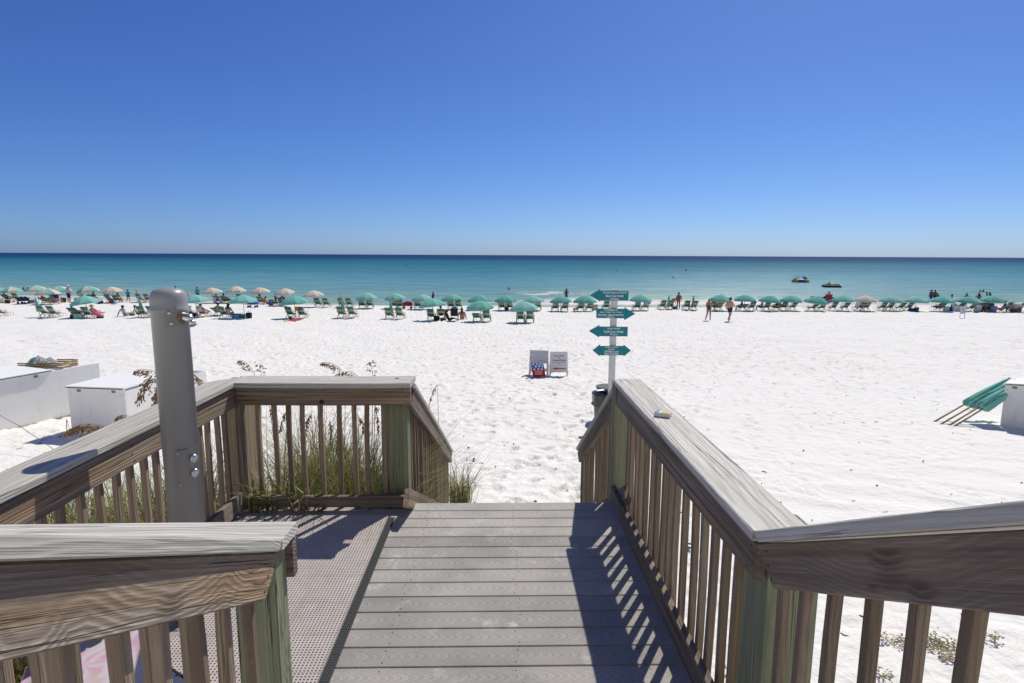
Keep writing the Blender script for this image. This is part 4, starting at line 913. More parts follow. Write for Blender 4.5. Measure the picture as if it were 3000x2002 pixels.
stand('woman in a bikini sitting on the sand with her back turned', 1354, 936, 'sit_ground', skin='tan', hair='brown', bottom=(0.35, 0.12, 0.06), hd=0, longhair=True)
stand('woman in black lying propped up beside the black camp chair', 1314, 941, 'sit_ground', skin='light', hair='brown', top=(0.015, 0.015, 0.017), bottom=(0.015, 0.015, 0.017), hd=70, longhair=True, scale=0.95)
stand('person in a spotted white shirt sitting on the sand near straw bag', 366, 927, 'sit_ground', skin='brown', hair='black', top=(0.50, 0.50, 0.53), bottom=(0.20, 0.35, 0.15), hd=15)
stand('person crouching behind the furled teal umbrella left of grey pole', 402, 923, 'sit_ground', skin='brown', hair='black', top=(0.5, 0.45, 0.4), hd=60, scale=0.9)
seated('sunbather in a dark red swimsuit under second striped umbrella', ('U2', 0), skin='brown', hair='brown', top=(0.16, 0.02, 0.05), bottom=(0.16, 0.02, 0.05), sleeves=False, one=True)
seated('dark-haired sunbather with pink towel under fourth striped umbrella', ('U4', 0), skin='brown', hair='black', top=(0.50, 0.08, 0.14), hd=15)
seated('sunbather with legs stretched out under fourth striped umbrella', ('U4', 1), skin='tan', hair='brown', bottom=(0.25, 0.03, 0.18))
seated('person in a floral shirt under the sixth striped umbrella', ('U6', 1), 'sit_edge', skin='light', top=(0.12, 0.10, 0.22), bottom=(0.35, 0.06, 0.10))
seated('sunbather in the right chair under beige umbrella left of pole', ('U7', 1), 'sit_edge', skin='tan', hair='black', bottom=(0.20, 0.25, 0.45))
seated('woman in pink with a straw hat under teal umbrella left of pole', ('U8', 1), skin='tan', hair='blond', top=(0.75, 0.06, 0.30), bottom=(0.75, 0.06, 0.30), sleeves=False, hat=('brim', (0.50, 0.36, 0.18)), dx=0.55)
seated('person in black and white under teal umbrella left of pole', ('U8', 0), skin='light', hair='black', top=(0.30, 0.30, 0.33))
seated('shirtless person in orange shorts turned sideways in reclined chair', ('U13', 0), skin='tan', hair='black', bottom=(0.62, 0.26, 0.08), hd=-35)
seated('dark-haired woman in white top bending forward by a blue tote', ('U13', 1), 'sit_edge', skin='tan', hair='black', top=(0.6, 0.57, 0.55), bottom=(0.35, 0.30, 0.36), dx=0.35, longhair=True, sleeves=False)
seated('sunbather lying in the pink towel chair beside the grey pole', ('U9', 1), skin='brown', hair='brown', bottom=(0.55, 0.30, 0.35))
seated('person in grey under the first beige umbrella right of pole', ('U10', 0), skin='brown', hair='grey', top=(0.16, 0.10, 0.12))
seated('man in a rust shirt under the first beige umbrella right of pole', ('U10', 1), skin='brown', hair='black', top=(0.20, 0.06, 0.03), bottom=(0.35, 0.08, 0.10))
seated('sunbather lounging under the third beige umbrella right of pole', ('U12', 0), skin='brown', hair='black', bottom=(0.10, 0.06, 0.05))
seated('person seated under the fourth beige umbrella right of pole', ('U14', 1), 'sit_edge', skin='brown', hair='black', top=(0.07, 0.03, 0.04))
seated('person whose dark hair shows over right chair of front-row umbrella', ('U20', 1), skin='tan', hair='black', top=(0.02, 0.02, 0.02))
seated('man in a cap sitting sideways in yellow and blue striped towel', ('U32', 0), 'sit_edge', skin='light', hair='grey', top=(0.03, 0.06, 0.34), bottom=(0.05, 0.06, 0.16), hd=-70, hat=('cap', (0.30, 0.27, 0.12)))
seated('person wrapped in an orange towel right of signpost behind walkers', ('U31', 1), 'recline', skin='tan', hair='brown', top=(0.62, 0.28, 0.05))
seated('sunbather in lavender shirt under third umbrella right of signpost', ('U33', 0), 'sit_edge', skin='tan', hair='brown', top=(0.36, 0.35, 0.5), hd=-60, dx=-0.35)
seated('two-toned sunbather low in reclined chair by the third umbrella', ('U33', 1), skin='brown', hair='black', top=(0.04, 0.03, 0.05))
seated('sunbather in dark clothes under ninth umbrella right of signpost', ('U40', 0), skin='brown', hair='brown', top=(0.10, 0.08, 0.12))
seated('sunbather under the tenth umbrella right of the signpost', ('U41', 0), skin='tan', hair='brown', top=(0.12, 0.12, 0.10))
seated('sunbather in pale top under the rightmost umbrella', ('U42', 0), skin='tan', hair='brown', top=(0.5, 0.42, 0.38))
stand('person in blue leaning forward under the rightmost umbrella', 2936, 912, 'sit_ground', skin='brown', hair='brown', top=(0.03, 0.06, 0.35), bottom=(0.3, 0.05, 0.12), hd=-40, scale=1.15)
swim('wading woman in a cowboy hat near the small breaking wave', 1659, 872, 0.62, skin='brown', hair='brown', top=(0.05, 0.06, 0.12), one=True, sleeves=False, hat=('brim', (0.16, 0.08, 0.05)), hd=180)
swim('bather with only head and shoulders out near breaking wave', 1491, 850, 1.36, skin='light', hair='black')
swim('child standing in the shallows behind the front-row umbrella', 1269, 876, 0.42, 'stand', skin='dark', hair='black', bottom=(0.05, 0.05, 0.07), hd=-60, scale=0.75)
swim('bather stooping in the shallows left of the standing child', 1244, 868, 0.75, 'bend', skin='brown', hair='brown', hd=-60, scale=0.9)
swim('bather in blue trunks wading on the right, back turned', 2727, 876, 0.55, 'stand', skin='brown', hair='brown', bottom=(0.03, 0.05, 0.40))
swim('woman in dark bikini wading beside the man in blue trunks', 2738, 875, 0.55, 'stand', skin='brown', hair='black', bottom=(0.02, 0.02, 0.025), scale=0.97)
swim('child wading just right of the bikini-clad woman', 2747, 874, 0.75, 'stand', skin='brown', hair='black', scale=0.8)
for px, py, sk, lab in ((2789, 873, 1.28, 'bather chest-deep between the wading couple and right swimmers'), (2832, 869, 1.30, 'bather shoulder-deep above the tenth umbrella right of signpost'), (2867, 876, 0.95, 'long-haired bather in the gap before the rightmost umbrella'), (2871, 857, 1.42, 'leftmost of the two farther swimmers at right'),
                        (2880, 857, 1.32, 'rightmost of the two farther swimmers at right'), (2891, 866, 1.27, 'left one of two bathers behind the rightmost umbrella top'), (2900, 866, 1.27, 'right one of two bathers behind the rightmost umbrella top'), (69, 850, 1.36, 'dark-haired bather behind the second striped umbrella'),
                        (514, 848, 1.25, 'bather whose head shows above the grey pole'), (1189, 781, 1.15, 'left one of two distant swimmers far out'), (1194, 781, 1.15, 'right one of two distant swimmers far out'), (311, 777, 1.25, 'lone distant swimmer far out at the left')):
    swim(lab, px, py, sk, skin=random.choice(['brown', 'brown', 'tan']), hair='black', hd=random.uniform(-60, 60), longhair='long-haired' in lab, bottom=(0.03, 0.03, 0.05))
swim('bather in a white cap behind the third striped umbrella', 83, 850, 1.20, skin='light', hair='grey', hat=('cap', (0.8, 0.8, 0.8)))

# ------------------------------------------------------------------ belongings on the beach
def place(px, py, dz=0.0): return ground(px, py)
def tote(label, px, py, col, w=0.42, h=0.34, d=0.2, band=None, cat='bag', name='tote_bag', hd=0):
    g = place(px, py); t = thing(name, label, cat, (g.x, g.y + d / 2, g.z - 0.01), R(hd)); m = plain(col, 0.8)
    mb = MB(); n = 6
    prof = [(0.80, 0), (0.95, 0.1), (1.0, 0.5), (1.02, 0.95), (0.96, 1.0), (0.90, 0.93)]
    for k, z in prof:
        for i in range(12):
            a = 2 * math.pi * i / 12; c, s = math.cos(a), math.sin(a); mb.v.append((k * w / 2 * math.copysign(abs(c) ** .5, c), k * d / 2 * math.copysign(abs(s) ** .6, s), z * h))
    for j in range(len(prof) - 1):
        for i in range(12): mb.f.append((j * 12 + i, j * 12 + (i + 1) % 12, (j + 1) * 12 + (i + 1) % 12, (j + 1) * 12 + i))
    mb.f.append(tuple(reversed(range(12)))); mb.f.append(tuple((len(prof) - 1) * 12 + i for i in range(12))); mb.mi = [1 if (band and sum(mb.v[q][2] for q in f) / len(f) < h * 0.42) else 0 for f in mb.f]
    mb.build('body', [m, plain(band or col, 0.8)], t, True)
    for s in (-1, 1): MB().tube([(-w * .22, s * d * .4, h * .9), (-w * .15, s * d * .42, h * 1.3), (w * .15, s * d * .42, h * 1.3), (w * .22, s * d * .4, h * .9)], 0.012, 5).build('handle', plain(tuple(x * .6 for x in (band or col)), 0.7), t)
    return t
def cooler(label, px, py, col, lid, w=0.5, h=0.36, d=0.34, hd=0):
    g = place(px, py); t = thing('cooler', label, 'cooler', (g.x, g.y + d / 2, g.z - 0.01), R(hd))
    MB().box((0, 0, h * .42), (w * .94, d * .94, h * .84), taper=1.05).build('body', plain(col, 0.5), t); MB().box((0, 0, h * .92), (w * 1.02, d * 1.03, h * .15), taper=0.94).build('lid', plain(lid, 0.5), t)
    MB().tube([(-w * .52, 0, h * .7), (-w * .58, 0, h * 1.12), (w * .58, 0, h * 1.12), (w * .52, 0, h * .7)], 0.012, 5).build('handle', plain((0.3, 0.3, 0.3), 0.5), t); return t
def wagon(label, px, py, col, load, hd=0):
    g = place(px, py); t = thing('beach_wagon', label, 'wagon', (g.x, g.y + 0.3, g.z), R(hd)); m = plain(col, 0.75); dk = M['darkgrey']
    mb = MB(); mb.box((0, 0, .30), (.86, .46, .03))
    for a, b in (((0, .23, .45), (.9, .02, .30)), ((0, -.23, .45), (.9, .02, .30)), ((.44, 0, .45), (.02, .46, .30)), ((-.44, 0, .45), (.02, .46, .30))): mb.box(a, b)
    mb.build('body', m, t)
    for x in (-.34, .34):
        for y in (-.26, .26): MB().tube([(x, y - .03, .11), (x, y + .03, .11)], .11, 14).build('wheel', dk, t)
    MB().tube([(.45, 0, .30), (.72, 0, .62), (.70, .1, .66), (.70, -.1, .66)], .014, 5).build('pull_handle', dk, t)
    lb = MB(); rr = random.Random(px)
    for k in range(5): lb.lathe([(0.02, -.1), (.13, -.05), (.15, .04), (.07, .13), (0, .14)], 8, c=(rr.uniform(-.3, .3), rr.uniform(-.1, .1), .56 + rr.uniform(0, .08)))
    lb.build('load', plain(load, 0.8), t, True); return t
def cloth_on(label, ck, col, col2=None, w=0.62, drop=0.42, dx=0.0, name='towel', top=0.05):
    c = CHAIRS[ck] if not isinstance(ck, bpy.types.Object) else ck; mb = MB(); nx, ny = 8, 6; rr = random.Random(int(abs(c.location.x) * 100))
    for j in range(ny + 1):
        u = j / ny
        for i in range(nx + 1):
            x = (i / nx - .5) * w; f = 0.015 * math.sin(i * 1.9 + rr.random()); 
            y, z = (-.37 + .12 * (1 - u * 3), .99 - .1 * (1 - u * 3)) if u < .33 else (-.44 - .03 * u + f, .99 - (u - .33) / .67 * drop)
            mb.v.append((x + dx, y, z + top * 0 + 0.02))
    q = nx + 1
    for j in range(ny):
        for i in range(nx): mb.f.append((j * q + i, j * q + i + 1, (j + 1) * q + i + 1, (j + 1) * q + i)); mb.mi.append(1 if (col2 and i % 2) else 0)
    o = mb.build(name, [plain(col, 0.9), plain(col2 or col, 0.9)], None, True, c.location, c.rotation_euler); return tag(o, label, 'towel')
cooler('mint green cooler standing behind chairs left of grey pole', 227, 936, (0.28, 0.55, 0.36), (0.32, 0.60, 0.40), 0.62, 0.40, 0.36)
tote('round black bag leaning against the mint green cooler', 209, 936, (0.03, 0.03, 0.03), 0.24, 0.36)
tote('straw bag with navy bottom beside the woman in pink', 290, 933, (0.48, 0.34, 0.18), 0.5, 0.30, 0.3, (0.03, 0.03, 0.10), name='straw_bag')
tote('straw bag with navy bottom beside the spotted shirt', 384, 926, (0.45, 0.31, 0.17), 0.38, 0.28, 0.25, (0.03, 0.03, 0.12), name='straw_bag')
wagon('black wagon heaped with blue gear at far left', 62, 891, (0.03, 0.03, 0.035), (0.03, 0.10, 0.42))
wagon('bright blue wagon with white emblem behind a teal umbrella', 737, 902, (0.02, 0.09, 0.48), (0.04, 0.06, 0.25))
wagon('red wagon loaded with bags beside the yellow towel chair', 1193, 906, (0.42, 0.012, 0.03), (0.20, 0.16, 0.20), 5)
cooler('light blue tub with dark rim under second front-row teal umbrella', 689, 933, (0.14, 0.32, 0.55), (0.07, 0.07, 0.08), 0.62, 0.34, 0.4)
tote('patterned teal bag between the blue tub and black bin', 709, 933, (0.06, 0.22, 0.25), 0.46, 0.32, 0.25)
tote('black bin-shaped bag under second front-row teal umbrella', 727, 934, (0.02, 0.02, 0.022), 0.42, 0.46, 0.36)
t = tote('blue tote hanging on the chair beside the bending woman', 649, 926, (0.015, 0.09, 0.38), 0.44, 0.36, 0.16); t.location.z += 0.30; t.location.y -= 0.12
tote('black backpack behind the fourth front-row teal umbrella', 1279, 942, (0.015, 0.015, 0.018), 0.44, 0.40, 0.3, name='backpack')
tote('dark low bag right of the black backpack', 1297, 943, (0.02, 0.022, 0.03), 0.40, 0.24, 0.3)
tote('purple bag between two chairs of the back row', 1485, 911, (0.13, 0.02, 0.13), 0.36, 0.34, 0.2)
tote('blue bag on the sand behind ninth umbrella chair', 2672, 914, (0.02, 0.06, 0.28), 0.5, 0.34, 0.3)
tote('dark green bag beside the blue bag at right', 2687, 914, (0.03, 0.10, 0.09), 0.4, 0.42, 0.25)
cooler('grey cooler standing on a chair left of the signpost', 1743, 909, (0.45, 0.46, 0.48), (0.18, 0.22, 0.24), 0.55, 0.5, 0.36)
cooler('dark cooler with light blue lid by the standing woman', 1978, 908, (0.045, 0.05, 0.06), (0.20, 0.42, 0.60), 0.36, 0.34, 0.3)
cooler('white and mint cooler under the ninth umbrella at right', 2775, 913, (0.45, 0.58, 0.55), (0.5, 0.6, 0.58), 0.42, 0.5, 0.3)
cooler('royal blue cooler beside the white and mint cooler', 2786, 913, (0.02, 0.06, 0.32), (0.03, 0.08, 0.36), 0.4, 0.48, 0.3)
tote('grey-blue striped beach bag under the rightmost umbrella', 2913, 915, (0.22, 0.26, 0.42), 0.62, 0.58, 0.3)
tote('pink floral bag left of the grey-blue striped bag', 2893, 915, (0.50, 0.15, 0.18), 0.4, 0.26, 0.2)
cloth_on('pink-edged white towel on chair beside the grey pole', ('U9', 0), (0.72, 0.66, 0.70), None, 0.66, 0.45)
cloth_on('pink towel draped over the second chair right of pole', ('U9', 1), (0.72, 0.42, 0.50), (0.75, 0.62, 0.66), 0.4, 0.5)
cloth_on('orange towel over chair of the third front-row umbrella', ('U15', 1), (0.62, 0.20, 0.05), None, 0.30, 0.34, -0.24)
cloth_on('blue cap-sized cloth on chair of third front-row umbrella', ('U15', 1), (0.03, 0.18, 0.42), None, 0.20, 0.14, 0.06)
cloth_on('yellow towel over chair of the second back-row teal umbrella', ('U18', 0), (0.60, 0.40, 0.03), None, 0.5, 0.32, -0.06)
cloth_on('yellow cloth over chair of the sixth back-row teal umbrella', ('U24', 0), (0.48, 0.33, 0.07), None, 0.3, 0.3, -0.25)
cloth_on('blue and white striped towel over chair right of the signpost', ('U30', 1), (0.72, 0.74, 0.80), (0.10, 0.16, 0.42), 0.72, 0.36)
cloth_on('orange patterned towel over chair behind the walking couple', ('U31', 1), (0.65, 0.33, 0.03), (0.55, 0.08, 0.06), 0.72, 0.34)
cloth_on('blue towel over chair under sixth umbrella left of pole', ('U7', 0), (0.10, 0.28, 0.55), None, 0.6, 0.3)
cloth_on('lilac towel over chair under the sixth striped umbrella', ('U6', 0), (0.62, 0.56, 0.66), None, 0.6, 0.3)
cloth_on('white towel over right chair of eighth back-row umbrella', ('U28', 1), (0.62, 0.60, 0.68), None, 0.4, 0.2)
def flat_towel(label, pts, col):
    P = [ground(x, y) for x, y in pts]; mb = MB(); n = 6
    for j in range(n + 1):
        for i in range(n + 1):
            a = P[0].lerp(P[1], i / n); b = P[3].lerp(P[2], i / n); p = a.lerp(b, j / n); mb.v.append((p.x, p.y, p.z + 0.05 + 0.02 * math.sin(i * 2.1 + j * 1.3)))
    for j in range(n):
        for i in range(n): mb.f.append((j * 7 + i, j * 7 + i + 1, j * 7 + i + 8, j * 7 + i + 7))
    mb.mi = [0] * len(mb.f); o = mb.build('beach_towel', plain(col, 0.9), None, True); return tag(o, label, 'towel')
flat_towel('red towel spread on the sand before third front-row umbrella', [(842, 943), (866, 943), (893, 936), (870, 936)], (0.55, 0.03, 0.04))
flat_towel('lime towel lying left of the red towel', [(831, 943), (843, 943), (852, 937), (840, 938)], (0.50, 0.60, 0.10))
g = ground(850, 937); t = thing('toy_bucket', 'red sand bucket with green rim behind the lime towel', 'bucket', g)
MB().lathe([(.09, 0), (.13, .24), (.12, .24), (.085, .02)], 14).build('bucket', plain((0.40, 0.03, 0.03), 0.4), t, True); MB().lathe([(.13, .23), (.145, .24), (.14, .27), (.12, .26)], 14).build('rim', plain((0.15, 0.5, 0.05), 0.4), t); MB().tube([(-.13, 0, .24), (0, 0, .40), (.13, 0, .24)], .008, 5).build('handle', plain((0.2, 0.5, 0.1), 0.4), t)
for px, py, col, lab in ((1683, 910, (0.75, 0.16, 0.02), 'orange beach toy by the eighth back-row umbrella'), (1691, 908, (0.02, 0.06, 0.5), 'blue beach toy by the eighth back-row umbrella')):
    g = ground(px, py); t = thing('toy_bucket', lab, 'toy', g); MB().lathe([(.10, 0), (.16, .22), (.15, .22), (.09, .02)], 12).build('bucket', plain(col, 0.4), t, True); MB().tube([(-.15, 0, .2), (0, 0, .36), (.15, 0, .2)], .01, 5).build('handle', plain(col, 0.4), t)
def folding_chair(label, px, py, col, hd=0):
    g = ground(px, py); t = thing('folding_chair', label, 'chair', (g.x, g.y + .25, g.z), R(-hd)); m = plain(col, 0.8); mt = M['darkgrey']
    MB().box((0, -.26, .70), (.52, .02, .56), Matrix.Rotation(R(12), 3, 'X')).build('backrest', m, t); MB().box((0, .02, .41), (.52, .48, .02)).build('seat', m, t)
    for s in (-1, 1): MB().tube([(s * .28, -.34, 1.0), (s * .28, -.2, .42), (s * .28, .26, .02)], .012, 5).tube([(s * .28, .26, .42), (s * .28, -.28, .02)], .012, 5).build('leg', mt, t); MB().box((s * .29, 0, .60), (.05, .46, .02)).build('armrest', m, t)
folding_chair('black folding camp chair with its back to the camera', 1331, 942, (0.02, 0.02, 0.022))
folding_chair('red folding chair at the water edge by the moored craft', 2431, 887, (0.40, 0.03, 0.05), 15)
folding_chair('white folding chair under the lone beige umbrella right of signpost', 2509, 912, (0.62, 0.64, 0.70), -20)
gc = ground(2431, 887); person('person in the red folding chair at the water edge', (gc.x, gc.y + .22, gc.z + .08), 'sit_edge', skin='tan', hair='brown', top=(0.4, 0.05, 0.06), hd=15)
# small lean-to shade and sign at the right
g = ground(2896, 914); t = thing('beach_tent', 'small grey sun shelter under the rightmost umbrella', 'tent', (g.x, g.y + .5, g.z), R(10))
mb = MB(); mb.add([(-.75, -.5, 0), (.75, -.5, 0), (.62, -.35, .80), (-.62, -.35, .80), (-.75, .5, 0), (.75, .5, 0), (.62, .3, .85), (-.62, .3, .85)], [(2, 6, 7, 3), (0, 3, 7, 4), (1, 5, 6, 2), (4, 7, 6, 5)]); mb.build('shell', plain((0.16, 0.17, 0.19), 0.8), t)
for x in (-.68, .68): MB().tube([(x, -.42, 0), (x * .92, -.36, .82)], .012, 5).build('pole', M['polemetal'], t)
# ------------------------------------------------------------------ water craft, buoys, bird
def jetski(label, px, py, hull, deckc, seat, hd):
    g = at_z(px, py, WL); t = thing('jet_ski', label, 'jet ski', (g.x, g.y, WL - 0.12), R(hd)); st = [(-1.55, .40, .10, .34), (-1.2, .52, .02, .42), (-.3, .58, 0, .44), (.6, .54, 0, .46), (1.2, .36, .06, .50), (1.6, .10, .22, .54), (1.72, .02, .34, .52)]
    mb = MB()
    for x, w, z0, z1 in st:
        for y, z in ((-w * .45, z0), (w * .45, z0), (w, z0 + .14), (w, z1 - .04), (w * .9, z1), (-w * .9, z1), (-w, z1 - .04), (-w, z0 + .14)): mb.v.append((x, y, z))
    for j in range(len(st) - 1):
        for i in range(8): mb.f.append((j * 8 + i, j * 8 + (i + 1) % 8, (j + 1) * 8 + (i + 1) % 8, (j + 1) * 8 + i)); mb.mi.append(0)
    mb.f += [tuple(reversed(range(8))), tuple(48 + i for i in range(8))]; mb.mi += [0, 0]; mb.build('hull', plain(hull, 0.35), t, False)
    mb = MB(); prof = [(-1.35, .40, .22), (-1.25, .62, .22), (-.2, .66, .24), (.1, .60, .26), (.35, .84, .27), (.55, .98, .22), (.85, .80, .30), (1.35, .60, .22), (1.6, .54, .06)]
    for x, z, w in prof:
        for y, zz in ((-w, .40), (w, .40), (w * .7, z), (-w * .7, z)): mb.v.append((x, y, zz))
    for j in range(len(prof) - 1):
        for i in range(4): mb.f.append((j * 4 + i, j * 4 + (i + 1) % 4, (j + 1) * 4 + (i + 1) % 4, (j + 1) * 4 + i)); mb.mi.append(0)
    mb.f += [(3, 2, 1, 0), (32, 33, 34, 35)]; mb.mi += [0, 0]; mb.build('cowling', plain(deckc, 0.35), t)
    MB().box((-.72, 0, .68), (1.05, .34, .10), taper=.85).build('seat', plain(seat, 0.6), t)
    MB().tube([(.48, 0, .92), (.42, 0, 1.06)], .05, 8).tube([(.38, -.38, 1.08), (.42, 0, 1.06), (.38, .38, 1.08)], .02, 6).build('handlebar', M['black'], t)
    MB().box((.02, 0, .475), (2.9, 1.17, .05)).build('rub_rail', plain((0.65, 0.66, 0.68), 0.5), t); return t
jetski('yellow-green and white jet ski floating right of the inflatable', 2437, 842, (0.05, 0.055, 0.06), (0.45, 0.52, 0.04), (0.40, 0.46, 0.05), 168)
jetski('black and white jet ski half hidden behind the fifth umbrella', 2407, 884, (0.55, 0.56, 0.60), (0.03, 0.03, 0.035), (0.02, 0.02, 0.025), -20)
g = at_z(2345, 828, WL); t = thing('inflatable_tube', 'yellow and blue towable inflatable floating on the sea', 'inflatable', (g.x, g.y, WL), R(8))
mb = MB(); ns = 24
for i in range(ns):
    a = 2 * math.pi * i / ns
    for k in range(8):
        b = 2 * math.pi * k / 8; r = 1.15 + .42 * math.cos(b); mb.v.append((r * math.cos(a) * 1.15, r * math.sin(a), .30 + .36 * math.sin(b)))
for i in range(ns):
    for k in range(8): mb.f.append((i * 8 + k, ((i + 1) % ns) * 8 + k, ((i + 1) % ns) * 8 + (k + 1) % 8, i * 8 + (k + 1) % 8)); mb.mi.append((i // 3) % 2)
mb.build('tube', [plain((0.50, 0.45, 0.02), 0.4), plain((0.02, 0.12, 0.40), 0.4)], t, True)
mb = MB()
for i in range(9):
    a = math.pi * i / 8
    for y in (-.9, .9): mb.v.append((1.15 * math.cos(a), y * (0.55 + .45 * math.sin(a)), .55 + .72 * math.sin(a)))
for i in range(8): mb.f.append((2 * i, 2 * i + 1, 2 * i + 3, 2 * i + 2)); mb.mi.append(0 if i in (0, 1, 6, 7) else 1)
mb.build('backrest', [plain((0.55, 0.50, 0.03), 0.4), plain((0.02, 0.08, 0.36), 0.4)], t, True)
MB().box((0.2, -1.5, .42), (.4, .05, .3)).build('emblem', plain((0.6, 0.05, 0.03), 0.4), t); MB().lathe([(.2, 0), (.32, .15), (.26, .34), (0, .42)], 10, c=(-1.35, -.2, .45)).build('bow_cushion', plain((0.05, 0.25, 0.5), 0.4), t, True)
for px, py, lab in ((1805, 793, 'red buoy above the top sign arrow'), (2010, 794, 'red buoy farthest right of the three'), (1973, 815, 'red buoy nearest the beach')):
    g = at_z(px, py, WL); t = thing('buoy', lab, 'buoy', (g.x, g.y, WL - .1), 0, 'red marker buoys'); s = g.y / 240
    MB().lathe([(0, 0), (.22, .05), (.36, .25), (.34, .45), (.2, .62), (.06, .68)], 14).build('float', plain((0.62, 0.03, 0.02), 0.4), t, True); MB().tube([(0, 0, .66), (0, 0, .80)], .05, 8).build('eye', M['darkgrey'], t); t.scale = (s,) * 3
g = at_z(2904, 851, WL); t = thing('gull', 'white gull skimming the water near the right swimmers', 'bird', (g.x, g.y, WL + .25), R(-80))
MB().lathe([(0, -.22), (.05, -.14), (.075, 0), (.055, .14), (.03, .2), (0, .23)], 8).build('body', M['white'], t, True, None, (math.pi / 2, 0, 0))
for s in (-1, 1): MB().add([(0, -.08, .03), (0, .08, .03), (s * .35, .03, .16), (s * .68, -.10, .10), (s * .33, -.10, .15)], [(0, 1, 2, 4), (4, 2, 3)]).build('wing', plain((0.5, 0.5, 0.52), 0.7), t)

# ------------------------------------------------------------------ signpost
SY = 8.95; gz = float(zsand(px_to_x(1788, SY, -1.0), SY)); sx = px_to_x(1789, SY, -.5); ztop = at_Y(1789, 848, SY).z
sp = thing('signpost', 'white wooden signpost carrying four teal arrow boards', 'signpost', (sx, SY, gz))
beam('post', (sx, SY, gz - .6), (sx, SY, ztop), .09, .09, plain((0.62, 0.61, 0.60), 0.7), sp, up=(0, 1, 0))
tealp = plain((0.012, 0.205, 0.255), 0.55, 0.3, 0, 0.05); txt = plain((0.72, 0.78, 0.80), 0.6)
def board(poly, lines):
    P = [at_Y(x, y, SY - .06) for x, y in poly]; c = sum(P, Vector()) / len(P)
    o = MB().prism([(p.x - c.x, p.z - c.z) for p in P], -.012, .012).build('arrow_board', tealp, sp, False, c - Vector((sx, SY, gz)))
    for s, x0, x1, y0, y1 in lines:
        a, b = at_Y(x0, y0, SY - .075), at_Y(x1, y1, SY - .075); m = (a + b) / 2
        lettering(s, abs(b.x - a.x), abs(b.z - a.z), txt, o, Vector((m.x - c.x, -.0135, m.z - c.z)), bold=0.022)
    for dx in (-.03, .03): MB().lathe([(.008, 0), (.008, .004), (0, .006)], 8).build('screw', M['darkgrey'], o, True, (sx - c.x + dx, -.012, 0), (math.pi / 2, 0, 0))
board([(1727.5, 865), (1758, 847.5), (1758, 852), (1841, 853), (1841, 881), (1757, 881), (1757, 884)], [('Compass Resorts Check-in', 1766, 1836, 854.5, 862), ('Beach Chair Rental', 1775, 1826, 863.5, 871), ('45 Paces', 1788, 1812, 873, 880)])
board([(1747, 904), (1830, 905), (1830, 901), (1861, 919.5), (1829, 938), (1829, 933), (1747, 932)], [('Catch22Beach.com', 1770, 1810, 905.5, 911), ('Jet Ski - Dolphin Tour - Parasail', 1758, 1821, 912.5, 918.5), ('Banana Boat - Inflatable Water Park', 1752, 1827, 919.5, 926), ('220 Paces', 1779, 1799, 927, 931.5)])
board([(1725, 970), (1756, 953), (1756, 957), (1839, 958), (1838, 986), (1755, 985), (1755, 989)], [('Kayak Rentals', 1780, 1817, 959.5, 967), ('Paddle Board Rentals', 1770, 1826, 968, 976), ('45 paces', 1787, 1809, 977, 984.5)])
board([(1736, 1027), (1758, 1009.5), (1758, 1014), (1827, 1014), (1827, 1009.5), (1848, 1027), (1827, 1044.5), (1827, 1041), (1757, 1041), (1757, 1044)], [('Bonfires on Beach', 1773.5, 1810.5, 1015, 1019.5), ('Contact:', 1781, 1802, 1020.5, 1026), ('30ABlaze.com', 1771, 1813, 1027, 1033), ('850-733-030A', 1771, 1812, 1034, 1040)])

# trash cans behind the right stair railing
def trash(label, px, py, Y, bag):
    zr = at_Y(px, py, Y).z; x = px_to_x(px, Y, zr); z0 = float(zsand(x, Y)) - .02; H = zr - z0
    t = thing('trash_can', label, 'trash can', (x, Y, z0)); gm = plain((0.13, 0.13, 0.13), 0.6); bm = plain((0.012, 0.012, 0.014), 0.22, 0.6)
    MB().lathe([(.25, 0), (.27, H * .5), (.30, H * .96), (.315, H), (.285, H), (.25, .1)], 24).build('can', gm if bag else plain((0.05, 0.052, 0.06), 0.5), t, True)
    if bag:
        rr = random.Random(3); fn = lambda th, z: 1 + .03 * math.sin(9 * th + z * 20) + .02 * math.sin(17 * th)
        MB().lathe([(.302, H * .68), (.318, H * .72), (.325, H * .98), (.335, H + .015), (.31, H + .03), (.27, H - .02), (.22, H - .10)], 36, fn=fn).build('liner_bag', bm, t, True)
    else: MB().lathe([(.318, H - .03), (.325, H - .01), (.318, H + .008), (.29, H + .006)], 24).build('rim', plain((0.09, 0.092, 0.10), 0.5), t, True)
    for s in (-1, 1): MB().box((s * .32, 0, H * .75), (.05, .12, .03)).build('handle', gm, t)
trash('black trash can behind the one with a liner', 1783, 1133, 14.5, False)
trash('grey trash can with a shiny black liner beside the signpost', 1776, 1153, 13.3, True)

